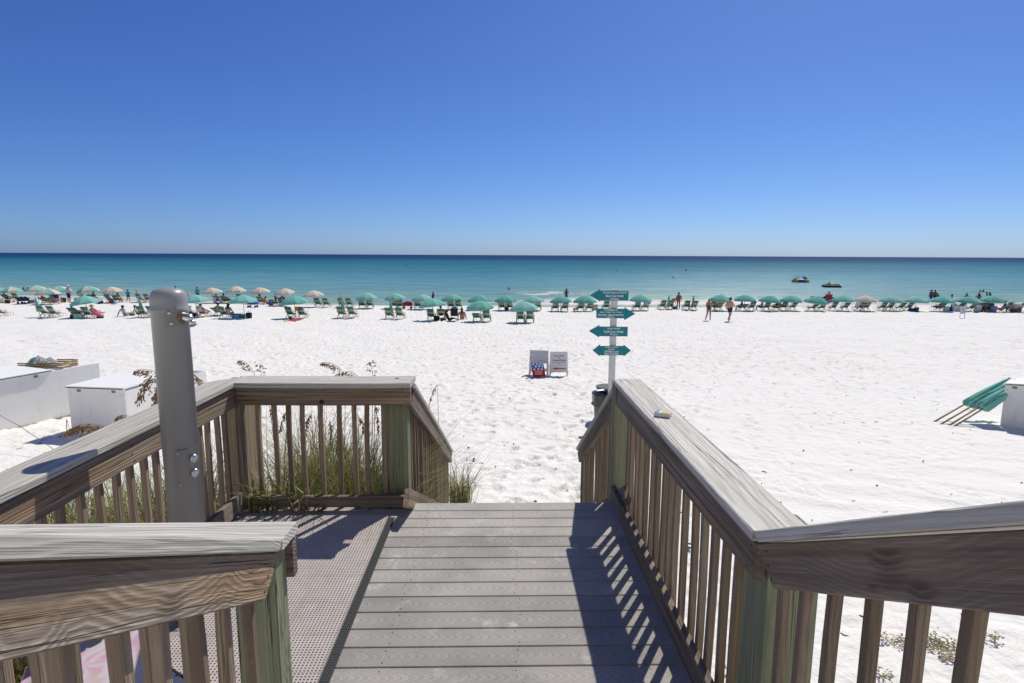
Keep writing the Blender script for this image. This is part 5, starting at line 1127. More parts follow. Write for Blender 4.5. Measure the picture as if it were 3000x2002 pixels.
# ------------------------------------------------------------------ sandwich boards
def aframe(label, tl, tr, bl, br, lines, arrow, lower):
    """folding plastic sign; picture corners give its place, it leans back 12 degrees"""
    g0, g1 = ground(*bl), ground(*br); c = (g0 + g1) / 2; wv = g1 - g0; hd = math.atan2(wv.y, wv.x) * 0.5; W = Vector((wv.x, wv.y, 0)).length
    ht = at_Y((tl[0] + tr[0]) / 2, (tl[1] + tr[1]) / 2, c.y + .2).z - c.z
    t = thing('sandwich_board', label, 'sign', (c.x, c.y, c.z - .01), hd); pl = plain((0.66, 0.66, 0.66), 0.5, 0.3, 0, 0.04); lean = R(11)
    def leaf(s):
        mb = MB(); w = W / 2; H = ht / math.cos(lean)
        out = [(-w, 0), (-w * .93, 0)] + [(-w * .93 + w * .16 * (1 - math.cos(a)), H * .02 + H * .185 * math.sin(a)) for a in (.4, .8, 1.2, 1.57)] + [(w * .93 - w * .16 * (1 - math.cos(a)), H * .02 + H * .185 * math.sin(a)) for a in (1.57, 1.2, .8, .4)] + [(w * .93, 0), (w, 0), (w * .96, H), (-w * .96, H)]
        if lower:      # open window under the panel
            mb.prism([(-w, 0), (-w * .9, 0), (-w * .82, H * .19), (-w * .80, H), (-w * .96, H)], -.012, .012); mb.prism([(w * .9, 0), (w, 0), (w * .96, H), (w * .80, H), (w * .82, H * .19)], -.012, .012); mb.prism([(-w * .82, H * .50), (w * .82, H * .50), (w * .82, H * .995), (-w * .82, H * .995)], -.0112, .0112); mb.prism([(-w * .82, H * .20), (w * .82, H * .20), (w * .82, H * .26), (-w * .82, H * .26)], -.0112, .0112)
        else: mb.prism(out, -.012, .012)
        return mb.build('panel', pl, t, False, (0, 0 if s > 0 else 2 * ht * math.tan(lean), 0), (-lean * s, 0, 0)), H
    p, H = leaf(1); leaf(-1); ink = plain((0.03, 0.03, 0.032), 0.6) if arrow else plain((0.16, 0.44, 0.56), 0.6)
    for s, fx0, fx1, fz, fh in lines: lettering(s, (fx1 - fx0) * W, fh * H, ink, p, ((fx0 + fx1 - 1) / 2 * W, -.0135, fz * H), bold=0.02)
    if arrow:
        for z in (.455, .475, .235): MB().box((0, -.014, z * H), (W * .86, .006, .008)).build('ridge', pl, p)
        MB().prism([(-W * .38, .345 * H), (-W * .10, .395 * H), (-W * .10, .365 * H), (W * .40, .365 * H), (W * .40, .322 * H), (-W * .10, .322 * H), (-W * .10, .295 * H)], -.0165, -.0125).build('arrow', plain((0.48, 0.06, 0.035), 0.6), p)
    else:
        for a, b in (((0, -.0135, .535 * H), (W * .86, .003, .009)), ((0, -.0135, .955 * H), (W * .86, .003, .009)), ((-W * .43, -.0135, .745 * H), (.009, .003, .42 * H)), ((W * .43, -.0135, .745 * H), (.009, .003, .42 * H))): MB().box(a, b).build('border', ink, p)
    return t
aframe('sandwich board with pale blue lettering beside the black-lettered one', (1550, 1025), (1606, 1026), (1550, 1101), (1605, 1104), [('No Personal Umbrellas', .08, .92, .895, .06), ('or Tents Allowed', .20, .80, .80, .06), ('For Liability Purposes', .10, .90, .70, .06), ('Thanks, Management', .18, .82, .61, .05)], False, True)
aframe('sandwich board with black lettering and a red arrow', (1608, 1031), (1663, 1029), (1611, 1106), (1664, 1106), [('Beach Chairs', .22, .78, .845, .065), ('&', .47, .53, .765, .06), ('Umbrella Rentals', .15, .87, .67, .075), ('Hours of Operation', .15, .87, .582, .035), ('8-5', .45, .56, .525, .03)], True, False)
g = ground(1577, 1109); t = thing('gift_bag', 'red and blue starred shopping bag leaning on the blue-lettered sign', 'bag', (g.x, g.y, g.z - .01), R(-3)); bw, bh = .46, .58
bodym = MB().prism([(-bw / 2 + .035, 0), (bw / 2 + .05, 0), (bw / 2 - .03, bh), (-bw / 2 - .045, bh)], -.02, .02).build('bag', plain((0.36, 0.008, 0.03), 0.45), t, False, None, (R(-12), 0, 0))
MB().prism([(-bw / 2 - .022, bh * .64), (bw / 2 - .002, bh * .64), (bw / 2 - .03, bh * 1.0), (-bw / 2 - .045, bh * 1.0)], -.0235, -.0203).build('blue_panel', plain((0.05, 0.14, 0.42), 0.45), bodym)
starm = MB(); pts = [((.055 if k % 2 == 0 else .022) * math.sin(math.pi * k / 5), (.055 if k % 2 == 0 else .022) * math.cos(math.pi * k / 5)) for k in range(10)]; starm.prism(list(reversed(pts)), -.002, .0); sm = starm.mesh('star', plain((0.75, 0.76, 0.8), 0.5))
for x, z in ((-.19, .92), (-.06, .93), (.07, .95), (.18, .94), (-.10, .77), (.03, .80), (.15, .79), (-.15, .59), (.0, .60), (.13, .61)): link('star', sm, bodym, (x, -.0245, z * bh))
wt = plain((0.62, 0.55, 0.60), 0.5)
lettering("ALVIN'S", .27, .075, wt, bodym, (.01, -.0215, bh * .455), bold=0.02); lettering('ISLAND', .27, .075, wt, bodym, (.01, -.0215, bh * .315), bold=0.02)
MB().box((0.06, -.022, .03), (.44, .004, .03)).build('hem', wt, bodym); MB().prism([(.07, .05), (.24, .045), (.22, .09), (.12, .10)], -.0235, -.0203).build('coral_patch', plain((0.8, 0.12, 0.10), 0.5), bodym)
g0 = ground(2812, 933); t = thing('sandwich_board', 'small white sandwich board in front of the right umbrellas', 'sign', g0, R(-6)); pl = M['white']; hb = at_Y(2822, 898, g0.y).z - g0.z
p = MB().prism([(-.22, .38 * hb), (.22, .38 * hb), (.21, hb), (-.21, hb)], -.012, .012).prism([(-.22, 0), (-.17, 0), (-.17, .38 * hb), (-.22, .38 * hb)], -.0115, .0115).prism([(.17, 0), (.22, 0), (.22, .38 * hb), (.17, .38 * hb)], -.0115, .0115).build('panel', pl, t, False, (.18, 0, 0), (R(-12), R(7), 0))
for i in range(5): MB().box((0, -.014, (.90 - .08 * i) * hb), (.30 - .04 * (i % 2), .004, .03 * hb)).build('text_line', plain((0.20, 0.45, 0.58), 0.6), p)
MB().box((0, -.014, .47 * hb), (.30, .004, .035 * hb)).build('text_line', plain((0.55, 0.25, 0.25), 0.6), p)

# ------------------------------------------------------------------ plywood chests and furled umbrellas beside the walkover
def mat_ply():
    t = NT('painted_plywood'); tc = t.n('TexCoord').outputs['Object']
    n = t.noise(t.vmath('MULTIPLY', tc, (1.2, 1.2, 7)), 1.0, 5, 0.6); c = t.mix(n, (0.74, 0.725, 0.695), (0.84, 0.825, 0.795))
    st = t.ramp(t.noise(t.vmath('MULTIPLY', tc, (6, 6, 0.9)), 1.0, 4, 0.65), [(0.56, 0.0), (0.78, 0.5)]); c = t.mix(st, c, (0.55, 0.52, 0.47))
    ch = t.ramp(t.noise(tc, 9, 5, 0.75), [(0.70, 0.0), (0.73, 0.8)]); c = t.mix(ch, c, (0.42, 0.30, 0.19))
    t.bsdf(c, 0.6, 0.25, 0, t.bump(n, 0.3, 0.004)); return t.m
ply = mat_ply()
def chest(label, a, b, depth, h0, h1, lid=None, runner=False, screws=6, box_end=1.0):
    """box whose front runs a->b on the sand (h0,h1 heights of its two ends), going back by depth to the left of a->b"""
    d = (b - a); d.z = 0; L = d.length; ang = math.atan2(d.y, d.x); z = min(a.z, b.z) - .05
    t = thing('plywood_chest', label, 'chest', (a.x, a.y, z), ang); H0, H1 = h0 + a.z - z, h1 + b.z - z
    th = .02
    MB().prism([(0, 0), (L, 0), (L, H1), (0, H0)], 0, th).build('front_panel', ply, t); LB = L * box_end; HB = H0 + (H1 - H0) * box_end; MB().prism([(0, 0), (LB, 0), (LB, HB * .985), (0, H0 * .985)], depth - th, depth).build('back_panel', ply, t)
    MB().box((th / 2 + .001, depth / 2, H0 * .49), (th, depth - 2 * th - .004, H0 * .98)).build('end_panel', ply, t); MB().box((LB - th / 2 - .001, depth / 2, HB * .49), (th, depth - 2 * th - .004, HB * .98)).build('end_panel', ply, t)
    if lid is not None:
        MB().add([(-.03 + lid[0] * L, -.04, H0 + (H1 - H0) * lid[0] + .005), (L * lid[1], -.04, H0 + (H1 - H0) * lid[1] + .005), (L * lid[1], depth + .04, H0 + (H1 - H0) * lid[1] + .005), (-.03 + lid[0] * L, depth + .04, H0 + (H1 - H0) * lid[0] + .005)] + [(-.03 + lid[0] * L, -.04, H0 + (H1 - H0) * lid[0] + .045), (L * lid[1], -.04, H0 + (H1 - H0) * lid[1] + .045), (L * lid[1], depth + .04, H0 + (H1 - H0) * lid[1] + .045), (-.03 + lid[0] * L, depth + .04, H0 + (H1 - H0) * lid[0] + .045)],
                 [(3, 2, 1, 0), (4, 5, 6, 7), (0, 1, 5, 4), (1, 2, 6, 5), (2, 3, 7, 6), (3, 0, 4, 7)]).build('lid', plain((0.80, 0.80, 0.79), 0.6), t)
        MB().box((L * (lid[0] + lid[1]) / 2, -.046, (H0 + H1) / 2 + .012), (L * (lid[1] - lid[0]) * .96, .008, .018), Matrix.Rotation(-math.atan2(H1 - H0, L), 3, 'Y')).build('lid_edge', M['darkgrey'], t)
    if lid is not None and screws:
        for k in (.2, .8): MB().box((L * (lid[0] + (lid[1] - lid[0]) * k), -.008, H0 + (H1 - H0) * (lid[0] + (lid[1] - lid[0]) * k) - .06), (.09, .012, .05)).build('hinge', plain((0.22, 0.17, 0.13), 0.5, 0.4, 0.4), t)
    if runner: MB().prism([(0, .05), (L * .9, .05), (L * .9, .14), (0, .14)], -.035, -.002).build('runner', M['raw'], t)
    for k in range(screws): MB().lathe([(.008, 0), (0, .003)], 6).build('screw', plain((0.12, 0.08, 0.06), 0.6), t, False, (L * (.06 + .88 * (k % 3) / 2), -.001, H0 * (.9 if k < 3 else .25)), (math.pi / 2, 0, 0))
    return t
a, b = ground(212, 1272), ground(378, 1280)
hh = at_Y(205, 1136, a.y).z - a.z; chest('white plywood cube chest right behind the left railing', a, b, 1.35, hh, hh, (0, 1.01))
a, b = ground(-80, 1279), ground(303, 1202)
chest('long white plywood chest with an open front lid at far left', a, b, 1.5, at_Y(-80, 1132, a.y).z - a.z, at_Y(300, 1064, b.y).z - b.z, (-.02, .60), True, 6, .58)
a, b = ground(545, 1150), ground(606, 1135)
hh = at_Y(606, 1086, b.y).z - b.z; chest('grey plywood panel chest showing between pole and railing', a, b, .9, hh * .93, hh, None, False, 0)
a, b = ground(2930, 1247), ground(3075, 1271)
chest('white plywood chest supporting furled umbrellas at right edge', a, b, 1.1, at_Y(2958, 1128, a.y).z - a.z, at_Y(3060, 1135, b.y).z - b.z, (0, 1.0))
def leaning(label, base, tip, col='teal', seed=1):
    d = tip - base; L = d.length; u = thing('furled_umbrella', label, 'umbrella', base, 0, 'furled umbrellas leaning on the chests'); u.rotation_euler = d.to_track_quat('Z', 'Y').to_euler()
    c = link('furled_canopy', CL[(col, seed)], u, (0, 0, L * .40)); c.scale = (.72, .72, L * .60 / 1.26); p = link('pole', POLE_ME, u); p.scale = (1.0, 1.0, L * .45); q = link('upper_pole', POLE2_ME, u, (0, 0, L * .3)); q.scale = (1, 1, L * .3); link('finial', FIN_ME, u, (0, 0, L - .02)); return u
for i, (bx, by, tx, ty, dy) in enumerate(((2739, 1235, 2957, 1109, .5), (2759, 1242, 2976, 1114, .35), (2782, 1246, 2990, 1117, .25), (2797, 1249, 3002, 1122, .1))):
    b_ = ground(bx, by); leaning(ORD[i] + ' furled teal umbrella from the left leaning on right chest', b_, at_Y(tx, ty, b_.y + dy), 'teal', 1 + i % 2)
# crate of furled umbrellas at far left
a = ground(60, 1105); cy = a.y + 1.7
cr0, cr1 = at_Y(75, 1080, cy), at_Y(181, 1074, cy); cz = float(zsand((cr0.x + cr1.x) / 2, cy))
t = thing('wooden_crate', 'open raw wood crate holding furled umbrellas at far left', 'crate', (cr0.x, cy, cz))
hgt = at_Y(181, 1064, cy).z - cz
for k, (z0, z1) in enumerate(((hgt * .80, hgt), (hgt * .50, hgt * .72), (hgt * .1, hgt * .40))):
    beam('slat', (cr0.x - .3, cy, cz + (z0 + z1) / 2), (cr1.x, cy, cz + (z0 + z1) / 2), .03, z1 - z0, M['raw'], t); beam('slat', (cr0.x - .3, cy + .9, cz + (z0 + z1) / 2), (cr1.x, cy + .9, cz + (z0 + z1) / 2), .03, z1 - z0, M['raw'], t)
    beam('slat', (cr1.x - .016, cy + .02, cz + (z0 + z1) / 2 - .004), (cr1.x - .016, cy + .88, cz + (z0 + z1) / 2 - .004), .03, z1 - z0, M['raw'], t)
tipm = plain((0.70, 0.68, 0.67), 0.6)
for i, (tx, ty) in enumerate(((106, 1063), (122, 1061), (136, 1060), (147, 1059), (160, 1057), (111, 1055), (126, 1051), (150, 1051), (116, 1047))):
    tip = at_Y(tx, ty, cy + .05 + .05 * (i % 3)); u = leaning(ORD[i] + ' furled umbrella end in the crate counted from lower left', tip + Vector((-1.25, .9, -.42)), tip, 'teal', 1 + i % 2)
    e = MB().lathe([(.07, -.09), (.09, -.04), (.085, .02), (.06, .055), (0, .065)], 10).build('end_cap', tipm, u, True, (0, 0, (tip - u.location).length - .02))

# ------------------------------------------------------------------ dune grass, sea oats, plants, litter
def blades(n, fn, name, label, cat, seed, kind='stuff', w=(.004, .008), lean=.5, mat=None):
    r_ = np.random.default_rng(seed); vs, fs = [], []
    for k in range(n):
        p, h = fn(r_); a = r_.uniform(0, 2 * math.pi); ln = r_.uniform(.05, lean) * h; dx, dy = math.cos(a) * ln, math.sin(a) * ln; ww = r_.uniform(*w); sx_, sy_ = -math.sin(a) * ww, math.cos(a) * ww; b = len(vs); droop = r_.uniform(.0, .35) * h
        for i, u in enumerate((0, .35, .7, 1.0)):
            x, y, z = p[0] + dx * u * u * 1.4, p[1] + dy * u * u * 1.4, p[2] + h * u - droop * u ** 3; k_ = (1 - u ** 1.5) + .02
            vs += [(x - sx_ * k_, y - sy_ * k_, z), (x + sx_ * k_, y + sy_ * k_, z)]
        for i in range(3): fs.append((b + 2 * i, b + 2 * i + 1, b + 2 * i + 3, b + 2 * i + 2))
    me = bpy.data.meshes.new(name); me.from_pydata(vs, [], fs); me.materials.append(mat or M['grass']); o = link(name, me); return tag(o, label, cat, kind=kind)
def tuft(cx, cy, sx_, sy_, nt, seed):
    r_ = np.random.default_rng(seed); return [(cx + r_.normal() * sx_, cy + r_.normal() * sy_) for _ in range(nt)]
T1 = [(x, y) for x, y in tuft(-1.35, 5.05, .42, .28, 40, 1) + tuft(-1.9, 5.5, .5, .5, 30, 2) + tuft(-1.15, 5.0, .15, .22, 26, 5) if y > 4.62 and -2.3 < x < -.98]
T2 = [(x, y) for x, y in tuft(-3.2, 4.6, .35, .45, 22, 3) + tuft(-3.9, 5.3, .45, .45, 22, 4) + tuft(-4.7, 5.9, .5, .5, 20, 7) + tuft(-3.5, 3.6, .35, .4, 18, 8) + tuft(-2.7, 4.9, .25, .35, 14, 9) if x < -2.32]
def g1(r_):
    c = T1[int(r_.integers(len(T1)))]; x, y = c[0] + r_.normal() * .05, max(4.56, c[1] + r_.normal() * .05); return (x, y, float(zsand(x, y))), .5 + .95 * r_.random() ** 2.2
def g2(r_):
    c = T2[int(r_.integers(len(T2)))]; x, y = min(-2.26, c[0] + r_.normal() * .06), c[1] + r_.normal() * .06; return (x, y, float(zsand(x, y))), r_.uniform(.4, 1.15)
blades(8500, g1, 'dune_grass', 'dense green and straw grass behind the far railing', 'grass', 21, lean=.75, w=(.003, .0065))
blades(6000, g2, 'dune_grass', 'sparse green grass outside the left railing', 'grass', 22, lean=.9)
cg = at_z(1350, 1478, -1.9); cg = Vector((cg.x, cg.y, float(zsand(cg.x, cg.y))))
def g3(r_): x, y = cg.x + r_.normal() * .09, cg.y + r_.normal() * .10; return (x, y, float(zsand(x, y)) - .02), r_.uniform(.3, .95)
blades(260, g3, 'grass_clump', 'grass clump at the foot of the left stair railing', 'grass', 23, kind=None, lean=.75)
rg = ground(1672, 1490)
def g4(r_): x, y = rg.x + .25 + r_.normal() * .1, rg.y - .3 + r_.normal() * .1; return (x, y, float(zsand(x, y)) - .02), r_.uniform(.4, .9)
blades(26, g4, 'grass_clump', 'few thin grass blades at the foot of the right stair railing', 'grass', 24, kind=None, lean=1.1, w=(.002, .004))
def g5(r_): x, y = r_.uniform(-1.95, -1.35), r_.uniform(4.2, 4.34); return (x, y, .0), r_.uniform(.12, .42)
blades(110, g5, 'grass_clump', 'grass poking through under the far railing onto the deck', 'grass', 25, kind=None, lean=1.3)
oatm = plain((0.36, 0.235, 0.115), 0.8, 0.2, 0, 0.35, 60); stemm = plain((0.40, 0.31, 0.15), 0.7)
def sea_oat(label, base, top, tip, n=60, spread=.10, seed=0):
    """stem from the sand up to top, arching seed head from top to tip"""
    r_ = random.Random(seed); base, top, tip = Vector(base), Vector(top), Vector(tip); t = thing('sea_oat', label, 'sea oat', base, 0, 'sea oat stalks')
    mid = base.lerp(top, .6) + Vector((r_.uniform(-.05, .05), r_.uniform(-.05, .05), 0)); MB().tube([Vector(), mid - base, top - base], [.004, .0035, .0025], 5).build('stem', stemm, t)
    ctrl = top.lerp(tip, .45) + Vector((0, 0, .35 * (tip - top).length)); mb = MB()
    def c(u): return top * (1 - u) ** 2 + ctrl * 2 * u * (1 - u) + tip * u * u
    mb.tube([c(i / 6) - base for i in range(7)], .002, 4)
    for k in range(n):
        u = r_.random() ** .8; p = c(u) - base; d = Vector((r_.uniform(-1, 1) * .55, r_.uniform(-1, 1) * .55, -r_.uniform(.35, 1.0))).normalized() + (c(min(1, u + .05)) - c(u)).normalized() * .9; d.normalize()
        L = r_.uniform(.02, .036); q = p + d * r_.uniform(.1, 1.0) * spread * (1 - .6 * u); s = d.cross(Vector((r_.random(), r_.random(), r_.random()))).normalized() * .0055; s2 = d.cross(s).normalized() * .0055
        mb.add([q, q + d * L * .45 + s, q + d * L, q + d * L * .45 - s, q + d * L * .45 + s2, q + d * L * .45 - s2], [(0, 1, 4), (1, 2, 4), (2, 3, 4), (3, 0, 4), (1, 0, 5), (2, 1, 5), (3, 2, 5), (0, 3, 5)])
    mb.build('seed_head', oatm, t); return t
def sb(x, y): return (x, y, float(zsand(x, y)))
def oat(label, Y, bpx, tpx, tippx, n, spread, seed):
    tp, ti = at_Y(*tpx, Y), at_Y(*tippx, Y - .05); bx = px_to_x(bpx, Y, -.5); sea_oat(label, sb(bx, Y), tp, ti, n, spread, seed)
oat('large sea oat plume left of the grey pole', 4.75, 520, (465, 1090), (405, 1165), 150, .15, 1); oat('upper sea oat plume left of the grey pole', 4.9, 525, (480, 1110), (398, 1085), 80, .10, 2)
oat('sea oat plume hanging low behind the grey pole', 4.7, 515, (470, 1120), (452, 1190), 110, .12, 3); oat('small sea oat plume right of the grey pole', 4.8, 530, (560, 1095), (592, 1130), 60, .08, 4)
oat('drooping sea oat over the left railing by the cube chest', 3.6, 420, (318, 1258), (197, 1262), 150, .10, 5); oat('tiny sea oat tip above the left railing', 4.0, 430, (388, 1225), (342, 1222), 26, .04, 6)
oat('left sea oat above the far railing', 5.2, 750, (745, 1092), (703, 1056), 60, .07, 7); oat('second sea oat above the far railing', 5.2, 765, (766, 1110), (762, 1066), 24, .04, 8)
oat('third sea oat above the far railing', 5.3, 1010, (1012, 1098), (944, 1063), 70, .06, 9); oat('fourth sea oat above the far railing', 5.3, 1020, (1046, 1100), (985, 1098), 40, .05, 10)
oat('fifth sea oat standing upright above the far railing', 5.2, 1085, (1092, 1105), (1085, 1060), 34, .04, 11); oat('sea oat right of the left stair railing', 6.3, 1290, (1282, 1128), (1256, 1192), 36, .05, 12)
for i, (b_, t_, e_) in enumerate(((800, (790, 1190), (812, 1265)), (830, (845, 1200), (820, 1262)), (905, (912, 1210), (892, 1290)), (960, (966, 1230), (970, 1310)), (1040, (1048, 1215), (1075, 1290)), (1090, (1098, 1180), (1110, 1270)), (1005, (1000, 1255), (985, 1320)))):
    oat(ORD[i] + ' dry sea oat from the left seen through the far balusters', 4.95 + .1 * (i % 4), b_, t_, e_, 50, .06, 20 + i)
t = thing('stake', 'thin stake with a rope near the left railing', 'stake', ground(196, 1312)); MB().tube([(0, 0, 0), (.06, 0, .62)], .008, 5).build('rod', plain((0.20, 0.12, 0.12), 0.6), t); MB().tube([(.14, 0, 0), (.07, 0, .6)], .005, 5).build('tie', plain((0.3, 0.2, 0.18), 0.6), t)
a, b = ground(-30, 1290) + Vector((0, 0, .75)), ground(175, 1345) + Vector((0, 0, .12)); tag(MB().tube([a, a.lerp(b, .5) + Vector((0, 0, .06)), b], .006, 5).build('rope', plain((0.16, 0.16, 0.22), 0.8)), 'dark rope stretched over the sand in front of long chest', 'rope')

# creeping beach plants under the right railing
def creeper(label, px, py, n, rad, seed, red=.3, big=1.0):
    g = ground(px, py); r_ = random.Random(seed); t = thing('beach_plant', label, 'plant', g); m1, m2, m3 = plain((0.16, 0.20, 0.05), 0.6), plain((0.30, 0.20, 0.10), 0.6), plain((0.30, 0.10, 0.10), 0.6); st, lf = MB(), MB()
    for k in range(max(4, n // 14)):
        a = r_.uniform(0, 6.28); L = rad * r_.uniform(.5, 1); st.tube([(0, 0, .0), (math.cos(a) * L * .5, math.sin(a) * L * .5, .04), (math.cos(a) * L, math.sin(a) * L, .015)], .003, 4)
    for k in range(n):
        a, q = r_.uniform(0, 6.28), rad * math.sqrt(r_.random()); x, y = math.cos(a) * q, math.sin(a) * q * .7; s = r_.uniform(.010, .022) * big; z = .015 + .05 * r_.random(); b = r_.uniform(0, 6.28); c_, s_ = math.cos(b) * s, math.sin(b) * s
        lf.add([(x - c_, y - s_, z), (x + s_ * .5, y - c_ * .5, z + .4 * s), (x + c_, y + s_, z + .3 * s), (x - s_ * .5, y + c_ * .5, z + .2 * s)], [(0, 1, 2, 3)], 0 if r_.random() > red else (1 if r_.random() > .4 else 2))
    st.build('runner_stems', m2, t); lf.build('leaves', [m1, m2, m3], t)
creeper('largest creeping beach plant seen under the right railing', 2735, 1892, 260, .22, 1); creeper('reddish creeping plant left of the largest one', 2618, 1883, 70, .13, 2, .5); creeper('small creeping plant far right under railing', 2915, 1878, 36, .10, 3, .45); creeper('small creeping plant below the largest one', 2780, 1935, 60, .10, 4, .5)
creeper('green vine leaves near the right near post', 2138, 1975, 16, .16, 5, .05, 2.6); creeper('pale sprig low in the right corner gap', 2585, 1985, 40, .12, 6, .6)
# washed-up twigs, weed and shells scattered on the sand
r_ = np.random.default_rng(5); mb = MB()
for k in range(420):
    if k < 330: px, py = r_.uniform(0, 3000), 960 + 900 * r_.random() ** 1.6
    else: px, py = r_.uniform(900, 2100), r_.uniform(960, 1500)
    g = ground(px, py)
    if -2.3 < g.x < 1.3 and g.y < 8.2: continue
    L = r_.uniform(.015, .06); a = r_.uniform(0, 6.28); z = float(zdetail(np.array([g.x]), np.array([g.y]))[0]); c_ = Vector((g.x, g.y, z + .004))
    if k % 3: mb.tube([c_, c_ + Vector((math.cos(a) * L, math.sin(a) * L, .012)), c_ + Vector((math.cos(a + .6) * L * 2, math.sin(a + .6) * L * 2, .004))], .0035 + .004 * r_.random(), 4)
    else: mb.lathe([(0, 0), (L * .5, .005), (L * .45, .018), (0, .026)], 6, c=c_)
tag(mb.build('beach_litter', plain((0.10, 0.075, 0.055), 0.8)), 'scattered twigs and weed fragments on the sand', 'litter', kind='stuff')

# ------------------------------------------------------------------ small things on the railings and deck
g = at_z(1942, 1219, CZ); t = thing('card_pack', 'small white and yellow pack lying on the right railing cap', 'pack', (g.x, g.y, CZ + .001), R(-28))
MB().box((0, 0, .012), (.092, .062, .024)).build('carton', plain((0.62, 0.62, 0.58), 0.4), t); MB().box((.018, 0, .0245), (.045, .056, .001)).build('label_panel', plain((0.65, 0.48, 0.12), 0.4), t); MB().box((-.032, 0, .0247), (.022, .058, .001)).build('blue_stripe', plain((0.20, 0.30, 0.45), 0.4), t)
g = at_z(1165, 1109, CZ); t = thing('bottle_cap', 'tiny pale bottle cap on the far railing cap', 'cap', (g.x, g.y, CZ)); MB().lathe([(.016, 0), (.017, .004), (.014, .009), (0, .010)], 12).build('crown', plain((0.6, 0.6, 0.6), 0.4, 0.5), t)
# things left on the deck behind the near left railing
def tiedye():
    t = NT('tie_dye'); tc = t.n('TexCoord').outputs['Object']; n = t.noise(tc, 5.0, 4); s = t.n('SeparateXYZ', {0: tc}); a = t.math('ARCTAN2', s.outputs[1], s.outputs[0])
    k = t.math('MULTIPLY_ADD', t.math('SINE', t.math('ADD', t.math('MULTIPLY', a, 7.0), t.math('MULTIPLY', n, 26.0))), .5, .5); c = t.mix(t.math('MULTIPLY', k, 0.7), (0.50, 0.45, 0.52), t.ramp(n, [(0.3, (0.30, 0.17, 0.40)), (0.5, (0.52, 0.24, 0.32)), (0.7, (0.42, 0.48, 0.26))])); t.bsdf(c, 0.55, 0.3); return t.m
t = thing('boogie_board', 'tie-dye patterned boogie board lying behind the near left railing', 'board', (-1.84, 2.36, .03), R(25)); t.scale = (.72, .8, 1)
pts = [(-.26, -.45), (.26, -.45), (.29, -.2), (.29, .2), (.24, .42), (.12, .52), (-.12, .52), (-.24, .42), (-.29, .2), (-.29, -.2)]
mb = MB(); nb = len(pts); mb.add([(x, y, .06) for x, y in pts] + [(x, y, .12) for x, y in pts], [tuple(reversed(range(nb))), tuple(range(nb, 2 * nb))] + [(i, (i + 1) % nb, nb + (i + 1) % nb, nb + i) for i in range(nb)]); mb.build('deck_sheet', tiedye(), t); MB().tube([(0, .3, .12), (.1, .45, .13), (.25, .5, .05), (.4, .4, .02)], .006, 6).build('leash', plain((0.55, 0.65, 0.3), 0.5), t)
t = thing('folded_chair', 'folded black-framed beach chair lying behind the near left railing', 'chair', (-1.55, 2.15, .02), R(-35))
for y in (-.25, .25): MB().tube([(-.45, y, .04), (.45, y, .10)], .012, 8).build('frame_tube', M['black'], t); MB().tube([(-.42, y * .9, .09), (.40, y * .9, .06)], .012, 8).build('frame_tube', M['black'], t)
MB().box((0, 0, .11), (.70, .44, .012), Matrix.Rotation(R(-3), 3, 'Y')).build('fabric', plain((0.05, 0.06, 0.12), 0.8), t)
t = thing('beach_bag', 'coral mesh bag standing behind the near left railing', 'bag', (-1.36, 2.36, .02), R(10)); t.scale = (.55, .55, .8); MB().lathe([(.05, 0), (.065, .03), (.07, .12), (.055, .17)], 14).build('body', plain((0.75, 0.20, 0.18), 0.8), t, True); MB().tube([(-.05, 0, .16), (-.025, 0, .24), (.025, 0, .24), (.05, 0, .16)], .006, 6).build('handle', plain((0.75, 0.25, 0.2), 0.8), t)

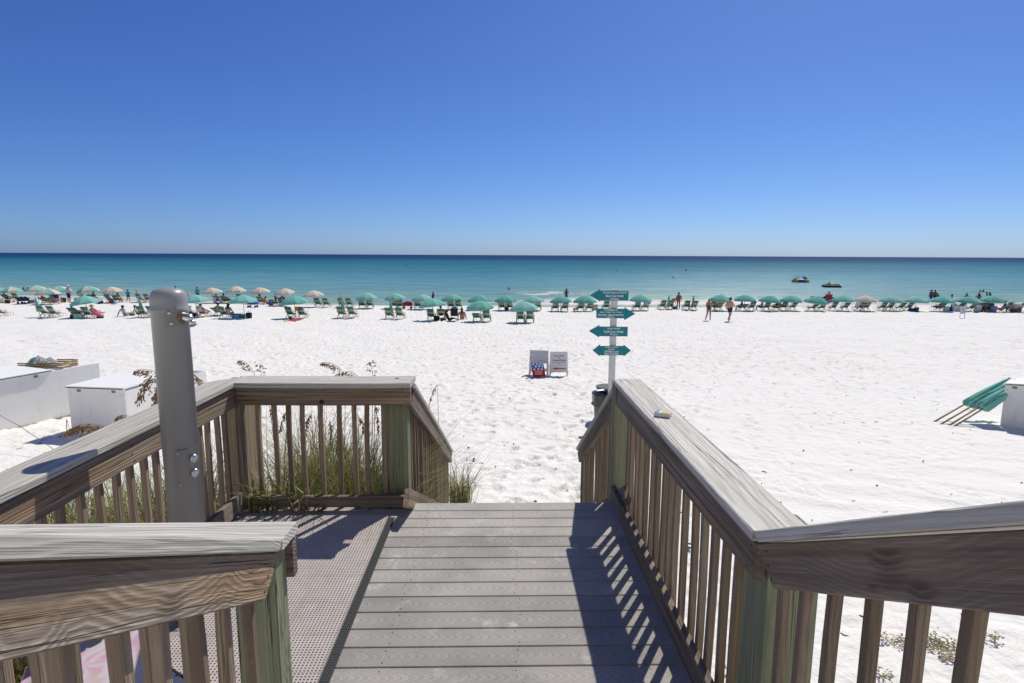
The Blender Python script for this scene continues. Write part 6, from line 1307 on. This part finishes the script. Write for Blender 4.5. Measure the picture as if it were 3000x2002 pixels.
# more belongings among the left umbrellas
tote('black bag under the second striped umbrella', 20, 889, (0.04, 0.035, 0.04), .45, .35, .3); tote('grey sack behind the black wagon', 88, 888, (0.38, 0.38, 0.42), .6, .34, .4)
tote('dark rucksack left of the white-capped man', 183, 886, (0.05, 0.045, 0.04), .5, .46, .35, name='backpack'); tote('black bag right of the white-capped man', 222, 886, (0.03, 0.03, 0.035), .4, .4, .3)
tote('black bag under the beige umbrella left of grey pole', 292, 891, (0.03, 0.03, 0.05), .5, .34, .3); tote('red and black bag under beige umbrella left of pole', 324, 890, (0.22, 0.04, 0.03), .45, .36, .3)
flat_towel('blue mat on the sand under beige umbrella left of pole', [(325, 892), (340, 892), (346, 888), (331, 888)], (0.06, 0.25, 0.55))
t = tote('navy beach tent bundle under fourth striped umbrella', 158, 884, (0.02, 0.05, 0.22), .8, .85, .4); cooler('pale pink cooler under the sixth striped umbrella', 246, 884, (0.62, 0.50, 0.56), (0.70, 0.62, 0.66), .6, .5, .4)
tote('white draped cloth bundle under first beige umbrella right of pole', 628, 890, (0.62, 0.60, 0.66), .3, .8, .3); tote('white cloth hanging beside the rust-shirted man', 645, 890, (0.58, 0.56, 0.64), .28, .66, .2)
tote('blue cloth bundle under fourth beige umbrella right of pole', 792, 896, (0.05, 0.12, 0.42), .45, .5, .3); tote('dark navy bag beside the pink towel chair', 570, 931, (0.02, 0.03, 0.10), .4, .3, .3); tote('cream bag beside the navy bag', 578, 933, (0.5, 0.44, 0.38), .42, .22, .25)
stand('person lying on the sand under third beige umbrella right of pole', 783, 893, 'sit_ground', skin='tan', hair='brown', bottom=(0.10, 0.06, 0.05), hd=80, scale=.95)
stand('person standing in shade left of the fourth beige umbrella chairs', 808, 892, 'stand', skin='brown', hair='black', top=(0.25, 0.22, 0.22), hd=30, scale=.68)
tote('blue and green towel bundle between two back-row chairs', 1331, 909, (0.05, 0.22, 0.55), .6, .26, .4); tote('yellow and blue striped bag under ninth umbrella at right', 2797, 913, (0.10, 0.32, 0.50), .5, .7, .35, (0.35, 0.35, 0.05))
tote('white bundle of towels left of the tenth right umbrella', 2806, 914, (0.66, 0.64, 0.62), .7, .6, .4); tote('white bundle of towels right of the tenth right umbrella', 2869, 914, (0.68, 0.66, 0.64), .6, .62, .4); tote('heap of pale gear at the right frame edge', 2978, 914, (0.5, 0.44, 0.38), .8, .75, .5); tote('dark pile of gear before the pale heap at right', 2982, 916, (0.08, 0.08, 0.09), .9, .34, .5)
